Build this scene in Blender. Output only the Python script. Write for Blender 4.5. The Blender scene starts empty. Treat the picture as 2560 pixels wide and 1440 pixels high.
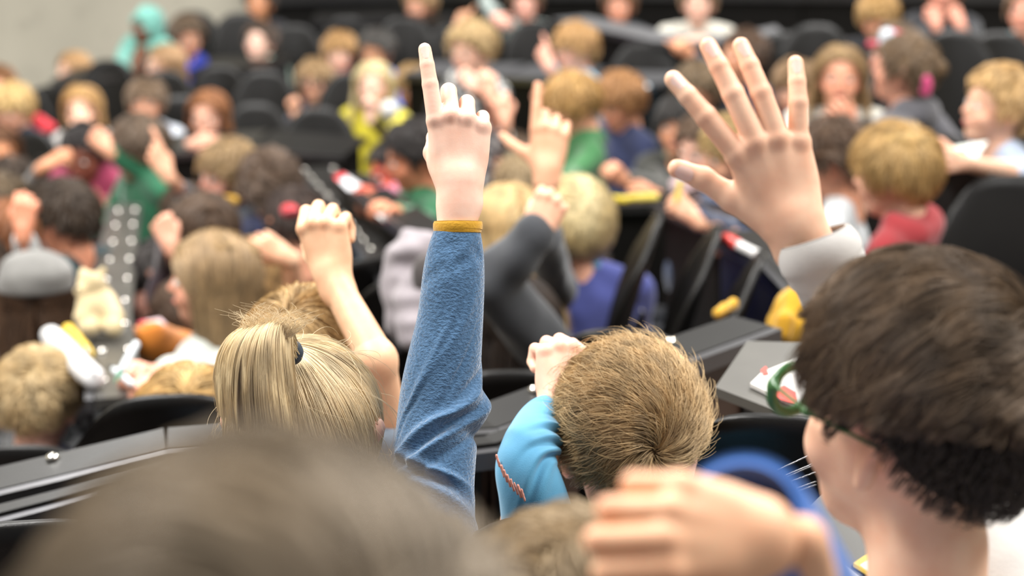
import bpy, math, random
import numpy as np
PI = math.pi
SC = bpy.context.scene
COL = SC.collection
# ------------------------------------------------------------------ camera
PITCH = math.radians(18.0)
FPX = 5000.0
CAM = np.array([0.0, 0.0, 3.9])
RGT = np.array([1.0, 0, 0]); FWD = np.array([0, math.cos(PITCH), -math.sin(PITCH)]); UPV = np.array([0, math.sin(PITCH), math.cos(PITCH)])
def W(px, py, d):
    """world point seen at a pixel of the 2560x1440 frame, at depth d along the view axis"""
    return CAM + d * (FWD + (px - 1280) / FPX * RGT - (py - 720) / FPX * UPV)
def camdir(x, y, z):
    """direction given as right, up, towards the camera"""
    v = x * RGT + y * UPV - z * FWD
    return v / np.linalg.norm(v)
cd = bpy.data.cameras.new('camera'); cam = bpy.data.objects.new('camera', cd); COL.objects.link(cam)
cam.location = CAM; cam.rotation_euler = (PI / 2 - PITCH, 0, 0)
cd.sensor_width = 36; cd.lens = FPX * 36 / 2560; cd.clip_start = 0.05; cd.clip_end = 100
cd.dof.use_dof = True; cd.dof.focus_distance = 2.24; cd.dof.aperture_fstop = 3.6; cd.dof.aperture_blades = 0
SC.camera = cam
# ------------------------------------------------------------------ light
wd = bpy.data.worlds.new('hall'); SC.world = wd; wd.use_nodes = True
wd.node_tree.nodes['Background'].inputs[0].default_value = (1.0, 0.98, 0.96, 1)
wd.node_tree.nodes['Background'].inputs[1].default_value = 0.30
def area(name, loc, size, power, col=(1, 0.975, 0.94), rot=(0, 0, 0)):
    l = bpy.data.lights.new(name, 'AREA'); l.shape = 'RECTANGLE'; l.size, l.size_y = size; l.energy = power; l.color = col
    o = bpy.data.objects.new(name, l); COL.objects.link(o); o.location = loc; o.rotation_euler = rot
area('ceiling_lamp', (-3.0, 3.0, 7.5), (1.6, 3.0), 560)
area('ceiling_lamp', (3.0, 2.5, 7.5), (1.6, 3.0), 440)
area('ceiling_lamp', (-2.5, 9.0, 7.5), (1.6, 4.0), 560)
area('ceiling_lamp', (3.0, 9.0, 7.5), (1.6, 4.0), 560)
SC.view_settings.view_transform = 'Standard'; SC.view_settings.look = 'None'; SC.view_settings.gamma = 1; SC.view_settings.use_curve_mapping = False
SC.view_settings.exposure = 0.35
try:
    SC.cycles.max_bounces = 6; SC.cycles.diffuse_bounces = 3; SC.cycles.transparent_max_bounces = 8; SC.cycles.use_denoising = True
    SC.cycles.sample_clamp_indirect = 4
except Exception: pass
# ------------------------------------------------------------------ materials
def lin(h):
    h = h.lstrip('#'); c = [int(h[i:i + 2], 16) / 255 for i in (0, 2, 4)]
    return tuple(x / 12.92 if x <= 0.04045 else ((x + 0.055) / 1.055) ** 2.4 for x in c)
MATS = {}
def nd(nt, t, **kw):
    n = nt.nodes.new(t)
    for k, v in kw.items(): setattr(n, k, v)
    return n
def base_mat(name):
    m = bpy.data.materials.new(name); m.use_nodes = True; nt = m.node_tree
    return m, nt, nt.nodes['Principled BSDF']
def mix_rgb(nt, a, b, fac):
    n = nd(nt, 'ShaderNodeMix', data_type='RGBA')
    for s, v in ((6, a), (7, b)):
        if isinstance(v, tuple): n.inputs[s].default_value = (*v, 1)
        else: nt.links.new(v, n.inputs[s])
    if isinstance(fac, float): n.inputs[0].default_value = fac
    else: nt.links.new(fac, n.inputs[0])
    return n.outputs[2]
def noise(nt, scale, detail=3, co=None, rough=.5):
    n = nd(nt, 'ShaderNodeTexNoise'); n.inputs['Scale'].default_value = scale; n.inputs['Detail'].default_value = detail; n.inputs['Roughness'].default_value = rough
    if co is None:
        tc = nd(nt, 'ShaderNodeTexCoord'); co = tc.outputs['Object']
    nt.links.new(co, n.inputs['Vector']); return n.outputs[0]
def add_bump(nt, p, h, strength, dist=.002):
    b = nd(nt, 'ShaderNodeBump'); b.inputs['Strength'].default_value = strength; b.inputs['Distance'].default_value = dist
    nt.links.new(h, b.inputs['Height']); nt.links.new(b.outputs[0], p.inputs['Normal'])
def ramp(nt, v, a, b):
    r = nd(nt, 'ShaderNodeMapRange'); nt.links.new(v, r.inputs[0]); r.inputs[1].default_value = a; r.inputs[2].default_value = b; return r.outputs[0]
def skin(h):
    k = 'skin' + h
    if k in MATS: return MATS[k]
    m, nt, p = base_mat(k); c = lin(h)
    at = nd(nt, 'ShaderNodeAttribute', attribute_name='tone')
    red = (c[0] * .96, c[1] * .66, c[2] * .60)
    a = mix_rgb(nt, c, (c[0] * .93, c[1] * .82, c[2] * .78), ramp(nt, noise(nt, 35), .35, .7))
    nt.links.new(mix_rgb(nt, a, red, at.outputs['Fac']), p.inputs['Base Color'])
    p.inputs['Roughness'].default_value = .5; p.inputs['Subsurface Weight'].default_value = .12; p.inputs['Subsurface Scale'].default_value = .01
    p.inputs['Specular IOR Level'].default_value = .35
    add_bump(nt, p, noise(nt, 500, 2), .12, .0006)
    MATS[k] = m; return m
def cloth(h, rough=.9, pat=None, scale=30, bump=.4, bscale=350):
    k = 'cloth%s%s%s%s' % (h, pat, scale, bscale)
    if k in MATS: return MATS[k]
    m, nt, p = base_mat(k); c = lin(h); c = tuple(x * min(1, .56 / max(c)) for x in c)
    n = ramp(nt, noise(nt, 14), .3, .7)
    a = mix_rgb(nt, tuple(x * .82 for x in c), tuple(min(1, x * 1.12) for x in c), n)
    if pat:
        a = mix_rgb(nt, a, lin(pat), ramp(nt, noise(nt, scale, 2), .5, .54))
    if isinstance(a, tuple): p.inputs['Base Color'].default_value = (*a, 1)
    else: nt.links.new(a, p.inputs['Base Color'])
    p.inputs['Roughness'].default_value = rough; p.inputs['Specular IOR Level'].default_value = .2
    p.inputs['Sheen Weight'].default_value = .25; p.inputs['Sheen Roughness'].default_value = .5
    add_bump(nt, p, noise(nt, bscale, 2), bump, .0015)
    MATS[k] = m; return m
def plain(h, rough=.5, metal=0., bump=0., bscale=200, spec=.5, key=''):
    k = 'plain%s%s%s%s%s' % (h, rough, metal, bump, key)
    if k in MATS: return MATS[k]
    m, nt, p = base_mat(k); c = lin(h); c = tuple(x * min(1, .62 / max(c)) for x in c) if not metal else c
    nt.links.new(mix_rgb(nt, tuple(x * .85 for x in c), tuple(min(1, x * 1.1) for x in c), ramp(nt, noise(nt, 9), .3, .7)), p.inputs['Base Color'])
    p.inputs['Roughness'].default_value = rough; p.inputs['Metallic'].default_value = metal; p.inputs['Specular IOR Level'].default_value = spec
    if bump: add_bump(nt, p, noise(nt, bscale, 2), bump, .001)
    MATS[k] = m; return m
def hairm(h, strand=True, dark=.36, light=1.5, ns=38):
    k = 'hair%s%s%s%s' % (h, strand, dark, ns)
    if k in MATS: return MATS[k]
    m, nt, p = base_mat(k); c = lin(h)
    d = tuple(x * dark for x in c); l = tuple(min(.95, x * light) for x in c)
    tc = nd(nt, 'ShaderNodeTexCoord'); mp = nd(nt, 'ShaderNodeMapping'); mp.inputs['Scale'].default_value = (1, 1, .3); nt.links.new(tc.outputs['Object'], mp.inputs[0]); sco = mp.outputs[0]
    if strand:
        hi = nd(nt, 'ShaderNodeHairInfo')
        a = mix_rgb(nt, d, l, hi.outputs['Random'])
        a = mix_rgb(nt, a, mix_rgb(nt, d, l, ramp(nt, noise(nt, ns, 2, sco), .35, .65)), .5)
        p.inputs['Roughness'].default_value = .42; p.inputs['Specular IOR Level'].default_value = .2
        nt.links.new(a, p.inputs['Base Color'])
        hb = nd(nt, 'ShaderNodeBsdfHair'); hb.component = 'Reflection'; hb.inputs['RoughnessU'].default_value = .22; hb.inputs['RoughnessV'].default_value = .5
        hb.inputs['Color'].default_value = (*[min(1, .12 + 1.1 * x) for x in c], 1)
        ms = nd(nt, 'ShaderNodeMixShader'); ms.inputs[0].default_value = .25
        out = nt.nodes['Material Output']
        nt.links.new(p.outputs[0], ms.inputs[1]); nt.links.new(hb.outputs[0], ms.inputs[2]); nt.links.new(ms.outputs[0], out.inputs[0])
    else:
        a = mix_rgb(nt, d, c, ramp(nt, noise(nt, 60, 3, sco), .35, .65))
        nt.links.new(a, p.inputs['Base Color']); p.inputs['Roughness'].default_value = .7; p.inputs['Specular IOR Level'].default_value = .2
        add_bump(nt, p, noise(nt, 160, 3), .6, .004)
    MATS[k] = m; return m
# ------------------------------------------------------------------ mesh helpers
def raw_mesh(name, V, F, mat, attr=None):
    """F: (n,4) or (n,3) int array"""
    me = bpy.data.meshes.new(name); V = np.asarray(V, np.float32); F = np.asarray(F, np.int32)
    me.vertices.add(len(V)); me.vertices.foreach_set('co', V.ravel())
    n, k = F.shape
    me.loops.add(n * k); me.loops.foreach_set('vertex_index', F.ravel())
    me.polygons.add(n); me.polygons.foreach_set('loop_start', np.arange(0, n * k, k, dtype=np.int32))
    me.update(calc_edges=True); me.shade_smooth(); me.materials.append(mat)
    if attr is not None:
        a = me.attributes.new('tone', 'FLOAT', 'POINT'); a.data.foreach_set('value', np.asarray(attr, np.float32))
    return me
def link(name, data, parent=None, loc=None):
    o = bpy.data.objects.new(name, data); COL.objects.link(o)
    if parent is not None: o.parent = parent
    if loc is not None: o.location = loc
    return o
def tag(o, label=None, cat=None, group=None, kind=None):
    if label: o['label'] = label
    if cat: o['category'] = cat
    if group: o['group'] = group
    if kind: o['kind'] = kind
    return o
def thing(name, label, cat, loc, rz=0, group=None):
    o = link(name, None, loc=loc); o.rotation_euler = (0, 0, rz); o.empty_display_size = .1
    return tag(o, label, cat, group)
def nrm(v):
    v = np.asarray(v, float); return v / (np.linalg.norm(v) + 1e-12)
# signed-distance modelling -------------------------------------------------
# prim: ('c', a, b, ra, rb, k)  round cone | ('e', centre, R(3x3 rows = local axes), radii, k) | op prefix 's' subtracts
def C(a, b, ra, rb=None, k=.01, sub=False): return ('c', np.asarray(a, float), np.asarray(b, float), ra, ra if rb is None else rb, k, sub)
def E(c, r, R=None, k=.01, sub=False): return ('e', np.asarray(c, float), np.eye(3) if R is None else R, np.asarray(r, float), k, sub)
def xf_prims(pr, R, t, s=1.0):
    out = []
    for p in pr:
        if p[0] == 'c': out.append(('c', R @ (p[1] * s) + t, R @ (p[2] * s) + t, p[3] * s, p[4] * s, p[5] * s, p[6]))
        else: out.append(('e', R @ (p[1] * s) + t, p[2] @ R.T, p[3] * s, p[4] * s, p[5]))
    return out
def prim_box(p):
    if p[0] == 'c':
        r = max(p[3], p[4]); return np.minimum(p[1], p[2]) - r, np.maximum(p[1], p[2]) + r
    e = np.sqrt(((p[2] * p[3][:, None]) ** 2).sum(0)); return p[1] - e, p[1] + e
def surface(prims, h, warp=None, post=None):
    bx = [prim_box(p) for p in prims if not p[-1]]
    lo = np.min([b[0] for b in bx], 0) - 3 * h - .012; hi = np.max([b[1] for b in bx], 0) + 3 * h + .012
    n = np.ceil((hi - lo) / h).astype(int) + 1
    D = np.full(n, .05, np.float32)
    ax = [(lo[i] + h * np.arange(n[i])).astype(np.float32) for i in range(3)]
    for p in prims:
        b0, b1 = prim_box(p); k = p[5] if p[0] == 'c' else p[4]; m = k + 3 * h + (.012 if warp else 0)
        i0 = np.clip(np.floor((b0 - m - lo) / h).astype(int), 0, n); i1 = np.clip(np.ceil((b1 + m - lo) / h).astype(int) + 1, 0, n)
        if (i1 <= i0).any(): continue
        sl = tuple(slice(i0[j], i1[j]) for j in range(3))
        X, Y, Z = ax[0][sl[0]][:, None, None], ax[1][sl[1]][None, :, None], ax[2][sl[2]][None, None, :]
        if p[0] == 'c':
            a, ba = p[1], p[2] - p[1]; L = max(ba @ ba, 1e-12)
            x, y, z = X - np.float32(a[0]), Y - np.float32(a[1]), Z - np.float32(a[2])
            t = np.clip((x * ba[0] + y * ba[1] + z * ba[2]) / L, 0, 1).astype(np.float32)
            d = np.sqrt((x - t * np.float32(ba[0])) ** 2 + (y - t * np.float32(ba[1])) ** 2 + (z - t * np.float32(ba[2])) ** 2) - (p[3] + (p[4] - p[3]) * t)
        else:
            c, R, r = p[1], p[2], p[3]
            x, y, z = X - np.float32(c[0]), Y - np.float32(c[1]), Z - np.float32(c[2])
            q0 = 0; q1 = 0
            for j in range(3):
                u = (x * np.float32(R[j, 0]) + y * np.float32(R[j, 1]) + z * np.float32(R[j, 2])) / np.float32(r[j])
                q0 = q0 + u * u; q1 = q1 + (u / np.float32(r[j])) ** 2
            q0 = np.sqrt(q0); d = q0 * (q0 - 1) / np.maximum(np.sqrt(q1), 1e-6)
        A = D[sl]; d = d.astype(np.float32)
        if p[-1]:
            d = -d; e = np.maximum(k - np.abs(A - d), 0) / max(k, 1e-6); D[sl] = np.maximum(A, d) + e * e * k * .25
        else:
            e = np.maximum(k - np.abs(A - d), 0) / max(k, 1e-6); D[sl] = np.minimum(A, d) - e * e * k * .25
    if warp or post:
        I = np.nonzero(np.abs(D) < .04)
        P = np.stack([ax[0][I[0]], ax[1][I[1]], ax[2][I[2]]], 1)
        if warp: D[I] += warp(P).astype(np.float32)
        if post: D[I] = post(P, D[I])
    for j in range(3):
        s = [slice(None)] * 3
        for e in (0, -1):
            s[j] = e; D[tuple(s)] = np.maximum(D[tuple(s)], 1e-3)
    S = D < 0
    c8 = [S[i:n[0] - 1 + i, j:n[1] - 1 + j, l:n[2] - 1 + l] for i in (0, 1) for j in (0, 1) for l in (0, 1)]
    allv = c8[0].copy(); anyv = c8[0].copy()
    for q in c8[1:]: allv &= q; anyv |= q
    act = anyv & ~allv; ci = np.nonzero(act); N = len(ci[0])
    idx = np.full(act.shape, -1, np.int32); idx[ci] = np.arange(N)
    val = {(i, j, l): D[ci[0] + i, ci[1] + j, ci[2] + l] for i in (0, 1) for j in (0, 1) for l in (0, 1)}
    acc = np.zeros((N, 3), np.float32); cnt = np.zeros(N, np.float32)
    for j in range(3):
        o = [q for q in range(3) if q != j]
        for u in (0, 1):
            for v in (0, 1):
                a = [0, 0, 0]; a[o[0]] = u; a[o[1]] = v; b = list(a); b[j] = 1
                da, db = val[tuple(a)], val[tuple(b)]; mk = (da < 0) != (db < 0)
                t = np.where(mk, da / np.where(mk, da - db, 1), 0)
                pt = np.zeros((N, 3), np.float32); pt[:, o[0]] = u; pt[:, o[1]] = v; pt[:, j] = t
                acc += pt * mk[:, None]; cnt += mk
    V = (np.stack(ci, 1) + acc / cnt[:, None]) * h + lo
    Q = []
    for j in range(3):
        o = [q for q in range(3) if q != j]
        s0 = [slice(1, -1)] * 3; s1 = [slice(1, -1)] * 3; s0[j] = slice(0, -1); s1[j] = slice(1, None)
        A, B = S[tuple(s0)], S[tuple(s1)]
        e = np.nonzero(A != B)
        if not len(e[0]): continue
        g = [e[q] + (0 if q == j else 1) for q in range(3)]
        def ID(u, v):
            k = [g[0].copy(), g[1].copy(), g[2].copy()]; k[o[0]] += u; k[o[1]] += v; return idx[k[0], k[1], k[2]]
        q = np.stack([ID(-1, -1), ID(0, -1), ID(0, 0), ID(-1, 0)], 1)
        flip = A[e] if j != 1 else ~A[e]
        q = np.where(flip[:, None], q, q[:, ::-1]); Q.append(q)
    F = np.concatenate(Q); F = F[(F >= 0).all(1)]
    return V, F
def smooth(V, F, it=1, f=.5):
    for _ in range(it):
        a = np.zeros_like(V); c = np.zeros(len(V))
        for i in range(4):
            s, t = F[:, i], F[:, (i + 1) % 4]
            for q in range(3): a[:, q] += np.bincount(s, V[t, q], len(V))
            c += np.bincount(s, None, len(V))
        V = V + f * (a / np.maximum(c, 1)[:, None] - V)
    return V
def wob(seed, freq, amp):
    r = np.random.RandomState(seed); K = r.normal(0, freq, (6, 3)); ph = r.uniform(0, 6.28, 6); K2 = r.normal(0, freq * .5, (3, 3)); p2 = r.uniform(0, 6.28, 3)
    def f(P):
        P = P - P.mean(0)
        Wp = np.sin(P @ K2.T + p2) * .6 / freq
        Q = P + Wp
        return amp * np.sin(Q @ K.T + ph).sum(1) / 2.4
    return f
# strands -------------------------------------------------------------------
def strands(name, P, r0, r1, mat, parent, base):
    N, K, _ = P.shape
    hc = bpy.data.hair_curves.new(name); hc.add_curves([K] * N)
    hc.points.foreach_set('position', (P - base).astype(np.float32).ravel())
    rr = np.linspace(0, 1, K)[None, :] ** 1.5; rad = (r0 * (1 - rr) + r1 * rr) * np.ones((N, 1))
    a = hc.attributes.new('radius', 'FLOAT', 'POINT'); a.data.foreach_set('value', rad.astype(np.float32).ravel())
    hc.materials.append(mat)
    o = link(name, hc, parent); o['kind'] = 'stuff'; return o
SA = np.array([.080, .098, .093]); SCN = np.array([0, .012, .018])      # scalp ellipsoid
HL = {'short': [.62, .42, .1, -.30, .0, -.30, -.60, -.74], 'bowl': [.22, .12, -.02, -.30, -.15, -.35, -.60, -.74],
      'long': [.66, .50, .30, -.05, -.5, -.6, -.7, -.8], 'fringe': [.18, .12, -.05, -.4, -.5, -.6, -.7, -.8], 'hero': [.78, .70, .60, -.18, .10, -.38, -.62, -.74], 'full': [.5, .4, .0, -.4, -.4, -.5, -.6, -.6]}
HX = [-1, -.75, -.5, -.22, .05, .35, .65, 1]
def hline(ny, style): return np.interp(ny, HX, HL[style])
def flow_strands(seed, N, K, L, whorl=(.15, .55, .8), style='short', swirl=.3, grav=.35, lift=.012, clump=.6, Nc=150, comb=(0, -.12, 0), parting=False, jit=.25, a=None, lvar=.35, hang=0, sides=False, ff=.62):
    r = np.random.RandomState(seed); a = SA if a is None else a
    n = r.normal(size=(N * 4, 3)); n /= np.linalg.norm(n, axis=1)[:, None]
    n = n[n[:, 2] > hline(n[:, 1], style)][:N]; N = len(n)
    w = nrm(whorl); comb = np.asarray(comb, float)
    Ls = L * (1 - lvar * r.rand(N)) * np.where((n[:, 1] < -.4) & (L < .1), ff, 1)
    if sides: Ls = Ls * np.clip(.22 + (n[:, 2] - .05) * 1.3, .22, 1)
    ph = r.normal(0, jit, (N, 3))
    off = .003 + .009 * r.rand(N); lf = lift * (.3 + 1.2 * r.rand(N))
    p = n * (a + .0) ; pts = [p + n * off[:, None]]
    u = p / a; prev = None
    for s in range(1, K):
        f = s / (K - 1)
        un = u / np.linalg.norm(u, axis=1)[:, None]
        if parting:
            away = np.stack([np.sign(un[:, 0] + .02) * 1.0, .25 + 1.3 * np.clip(-un[:, 1], 0, 1), -.9 * np.ones(N)], 1)
        else:
            dw = un @ w; away = -(w - dw[:, None] * un); away /= np.linalg.norm(away, axis=1)[:, None] + 1e-6
            away = away + swirl * np.cross(un, away)
        d = away + comb + ph * (.4 + f) + np.array([0, 0, -grav]) * (1 + 2 * f)
        free = un[:, 2] < (-.15 if L > .1 else -9)
        out = un
        t = d - (d * out).sum(1)[:, None] * out * np.where(free, .0, 1)[:, None]
        t = np.where(free[:, None], t * .25 + np.array([0, 0, -1.0]), t)
        t /= np.linalg.norm(t, axis=1)[:, None] + 1e-6
        p = p + t * (Ls / (K - 1))[:, None]
        u = p / a; q = np.linalg.norm(u, axis=1)
        p = np.where((q < 1)[:, None] | ~free[:, None], p / q[:, None], p)
        u = p / a; nn = u / a; nn /= np.linalg.norm(nn, axis=1)[:, None]
        pts.append(p + nn * (off + lf * f + .006 * math.sin(f * PI))[:, None])
    P = np.stack(pts, 1)
    g = r.choice(N, min(Nc, N), replace=False)
    d2 = ((n[:, None, :] - n[g][None]) ** 2).sum(2) if N * len(g) < 6e6 else None
    ng = d2.argmin(1) if d2 is not None else np.concatenate([((n[i:i + 4000, None, :] - n[g][None]) ** 2).sum(2).argmin(1) for i in range(0, N, 4000)])
    G = P[g][ng]; c = clump * (np.linspace(0, 1, K)[None, :, None] ** 1.2)
    P = P * (1 - c) + (G + (P[:, :1] - G[:, :1]) * .35) * c
    return P + SCN
def cap_mesh(style, t, h, warp=None, a=None):
    a = SA if a is None else a
    V, F = surface([E(SCN, a + t)], h, warp=warp, post=lambda P, D: np.maximum(D, (hline(((P - SCN) / (a + t))[:, 1], style) - ((P - SCN) / (a + t))[:, 2]) * .085).astype(np.float32))
    return V, F
# ------------------------------------------------------------------ anatomy
def head_prims():
    p = [E((0, .012, .022), (.074, .092, .086)), E((0, -.028, -.03), (.058, .06, .076), k=.02), E((0, -.05, -.088), (.027, .026, .022), k=.025),
         E((.034, -.055, -.03), (.026, .022, .026), k=.015), E((-.034, -.055, -.03), (.026, .022, .026), k=.015), E((0, -.068, .02), (.048, .018, .014), k=.015),
         E((.030, -.094, .001), (.016, .013, .010), k=.012, sub=True), E((-.030, -.094, .001), (.016, .013, .010), k=.012, sub=True),
         E((.030, -.073, .0), (.014, .012, .010), k=.004), E((-.030, -.073, .0), (.014, .012, .010), k=.004),
         C((0, -.083, .008), (0, -.099, -.022), .006, .0095, k=.008), E((.009, -.09, -.026), (.006, .007, .005), k=.005), E((-.009, -.09, -.026), (.006, .007, .005), k=.005),
         E((0, -.083, -.052), (.023, .010, .005), k=.005), E((0, -.081, -.059), (.018, .009, .005), k=.005),
         C((0, .018, -.05), (0, .032, -.17), .043, .043, k=.03)]
    for s in (1, -1):
        p += [C((s * .074, .010, -.030), (s * .083, .026, .024), .008, .015, k=.008), C((s * .074, .008, -.04), (s * .076, .014, -.025), .008, .008, k=.006),
              E((s * .089, .014, .004), (.006, .012, .020), k=.006, sub=True)]
    return p
HEADP = head_prims()
def Rz(a): c, s = math.cos(a), math.sin(a); return np.array([[c, -s, 0], [s, c, 0], [0, 0, 1.]])
def Rx(a): c, s = math.cos(a), math.sin(a); return np.array([[1., 0, 0], [0, c, -s], [0, s, c]])
def Ry(a): c, s = math.cos(a), math.sin(a); return np.array([[c, 0, s], [0, 1., 0], [-s, 0, c]])
POSE = {'open': ([(4, 8, 5)] * 4, (15, 4, -8, -24), ((.78, -.12, .62), (.55, -.25, .8))),
        'point': ([(3, 6, 4), (48, 88, 50), (60, 88, 50), (68, 85, 50)], (2, 1, -3, -7), ((-.1, -.75, .65), (-.7, -.5, .5))),
        'fist': ([(72, 92, 50), (76, 92, 50), (78, 92, 50), (80, 88, 50)], (2, 0, -2, -5), ((.1, -.75, .65), (-.75, -.5, .4))),
        'loose': ([(38, 62, 35), (44, 65, 35), (48, 66, 35), (52, 64, 35)], (5, 1, -4, -10), ((.4, -.6, .7), (-.2, -.6, .75))),
        'relaxed': ([(18, 28, 15), (22, 32, 18), (26, 34, 18), (30, 34, 18)], (8, 2, -4, -12), ((.6, -.45, .65), (.3, -.5, .8))),
        'loop': ([(2, 4, 3), (52, 62, 30), (55, 80, 40), (48, 70, 35)], (0, 3, -3, -12), ((.85, -.3, .45), (.75, -.2, .65)))}
MCP = np.array([(.026, .003, .076), (.008, .006, .080), (-.011, .005, .076), (-.028, 0, .067)])
PHL = [(.040, .023, .019), (.044, .026, .020), (.040, .025, .019), (.031, .018, .017)]
PHR = [(.0102, .0093, .0083), (.0103, .0094, .0084), (.0098, .0090, .0080), (.0090, .0081, .0073)]
def hand(pos, f, back, right, pose, s=1.0, fat=1.0, over=None, stub=True):
    """prims, knuckle points, nails; pos = wrist, f = finger direction, back = normal of the back of the hand"""
    f = nrm(f); b = nrm(np.asarray(back) - np.dot(back, f) * f); x = np.cross(b, f) * (1 if right else -1)
    M = np.stack([x, b, f], 1)
    fl, sp, th = POSE[pose] if over is None else over
    L = [E((0, -.003, .042), (.031, .012 * fat, .040), k=.01), E((.021, -.011, .030), (.013, .012, .024), k=.012), E((-.022, -.008, .03), (.010, .011, .026), k=.01),
         C((0, 0, -.03), (0, 0, .012), .019 * fat, .018 * fat, k=.012), C((.008, 0, -.02), (.009, 0, .012), .017, .016, k=.01), C((-.009, 0, -.02), (-.009, 0, .012), .017, .015, k=.01)]
    if not stub: L = L[:3]
    kn = []; nails = []
    for i in range(4):
        p = MCP[i]; L.append(C((p[0] * .45, 0, .008), p + np.array([0, -.003, -.004]), .0125 * fat, .0105 * fat, k=.010))
        a = 0; q = p.copy(); sx = math.radians(sp[i])
        L.append(E(p + np.array([0, .001, 0]), (.0092, .0092, .0092), k=.006)); kn.append((p + np.array([0, .008, 0]), .009))
        r0 = PHR[i]
        for j in range(3):
            a += math.radians(fl[i][j]); d = np.array([math.sin(sx) * max(0, math.cos(a)) if a < 1.4 else 0, -math.sin(a), math.cos(a) * math.cos(sx)]); d = nrm(d)
            e = q + d * PHL[i][j]; ra = r0[j] * fat; rb = (r0[j + 1] if j < 2 else r0[2] * .90) * fat
            L.append(C(q, e, ra, rb * 1.02, k=.0018))
            if j < 2: L.append(E(e, np.array([1.0, 1.0, 1.0]) * r0[j + 1] * fat * .99, k=.001)); kn.append((e + np.cross(np.array([1., 0, 0]), d) * -.005, .007))
            else:
                up = nrm(np.cross(d, np.array([1., 0, 0]) - d[0] * d)); nails.append((q + d * PHL[i][2] * .70 + up * rb * .72, d, up, rb))
                kn.append((e, .008))
            q = e
    a, b2 = nrm(th[0]), nrm(th[1])
    c0 = np.array([.016, -.006, .012]); c1 = c0 + nrm(np.array([.75, -.3, .75]) * .5 + a * .5) * .036; c2 = c1 + a * .030; c3 = c2 + b2 * .024
    L += [C(c0, c1, .0135, .0115, k=.01), C(c1, c2, .0112 * fat, .0098 * fat, k=.005), C(c2, c3, .0098 * fat, .0080 * fat, k=.004)]
    kn.append((c3, .008)); up = nrm(np.array([.35, .9, 0]) - np.dot(np.array([.35, .9, 0]), b2) * b2); nails.append((c2 + b2 * .017 + up * .0062, b2, up, .0085))
    # M columns may be mirrored: cones are fine, ellipsoids take the axes as rows
    out = []
    for p in L:
        if p[0] == 'c': out.append(('c', M @ (p[1] * s) + pos, M @ (p[2] * s) + pos, p[3] * s, p[4] * s, p[5] * s, p[6]))
        else: out.append(('e', M @ (p[1] * s) + pos, p[2] @ M.T, p[3] * s, p[4] * s, p[5]))
    kn = [(M @ (k * s) + pos, r * s) for k, r in kn]
    nails = [(M @ (c * s) + pos, M @ d, M @ u, r * s) for c, d, u, r in nails]
    return out, kn, nails
def nail_mesh(c, d, u, r):
    x = np.cross(d, u); U, Vv = np.meshgrid(np.linspace(-1, 1, 7), np.linspace(-1, 1, 7)); U = U.ravel(); Vv = Vv.ravel()
    sq = np.sqrt(np.maximum(0, 1 - (U ** 2) * (Vv ** 2) * .45)); U = U * sq; Vv = Vv * sq
    P = c + np.outer(U, x) * r * .72 + np.outer(Vv, d) * r * .95 + np.outer(.42 * (1 - U ** 2 * .85) - .04, u) * r
    F = [(i * 7 + j, i * 7 + j + 1, i * 7 + j + 8, i * 7 + j + 7) for i in range(6) for j in range(6)]
    return P, np.array(F)
FLOORPTS = []
# eyes and lips share meshes, built once in head space
def ball(c, r, n=10, m=14):
    V = []; F = []
    for i in range(n + 1):
        for j in range(m):
            t, p = PI * i / n, 2 * PI * j / m; V.append((c[0] + r[0] * math.sin(t) * math.cos(p), c[1] + r[1] * math.sin(t) * math.sin(p), c[2] + r[2] * math.cos(t)))
    for i in range(n):
        for j in range(m): F.append((i * m + j, (i + 1) * m + j, (i + 1) * m + (j + 1) % m, i * m + (j + 1) % m))
    return np.array(V), np.array(F)
def joinvf(L):
    V = []; F = []; o = 0
    for v, f in L: V.append(v); F.append(np.asarray(f) + o); o += len(v)
    return np.concatenate(V), np.concatenate(F)
EYEM = {}
def face_parts(parent, Hm, Hc, base, hairhex, near):
    if 'eye' not in EYEM:
        EYEM['eye'] = raw_mesh('eyeball', *ball((0, 0, 0), (.0125, .0125, .0095)), plain('e9e4de', .2))
        EYEM['iris'] = raw_mesh('iris', *ball((0, -.0085, 0), (.0062, .0045, .0062)), plain('2c211a', .15))
        EYEM['lips'] = raw_mesh('lips', *joinvf([ball((0, -.0895, -.0525), (.019, .005, .0036)), ball((0, -.0870, -.0585), (.015, .005, .0042))]), plain('b8655c', .4))
    k = 'brow' + hairhex
    if k not in EYEM:
        L = []
        for s in (1, -1):
            for t in np.linspace(0, 1, 5): L.append(ball((s * (.016 + .028 * t), -.0855 + .012 * t * t, .021 + .006 * math.sin(t * 2.2)), (.006, .004, .0032), 6, 8))
        EYEM[k] = raw_mesh('eyebrows', *joinvf(L), hairm(hairhex, False, .35))
    import mathutils
    def put(nm, me, off, par=parent, pm=None):
        o = link(nm, me, par); M = mathutils.Matrix([[*Hm[i], 0] for i in range(3)] + [[0, 0, 0, 1]])
        o.matrix_local = mathutils.Matrix.Translation(tuple(Hc + Hm @ np.array(off) - base)) @ M; return o
    for s in (1, -1):
        e = put('eye', EYEM['eye'], (s * .030, -.0765, .0))
        i = link('iris', EYEM['iris'], e)
    put('lips', EYEM['lips'], (0, 0, 0)); put('eyebrows', EYEM[k], (0, 0, 0))
TROUS = {}
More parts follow.
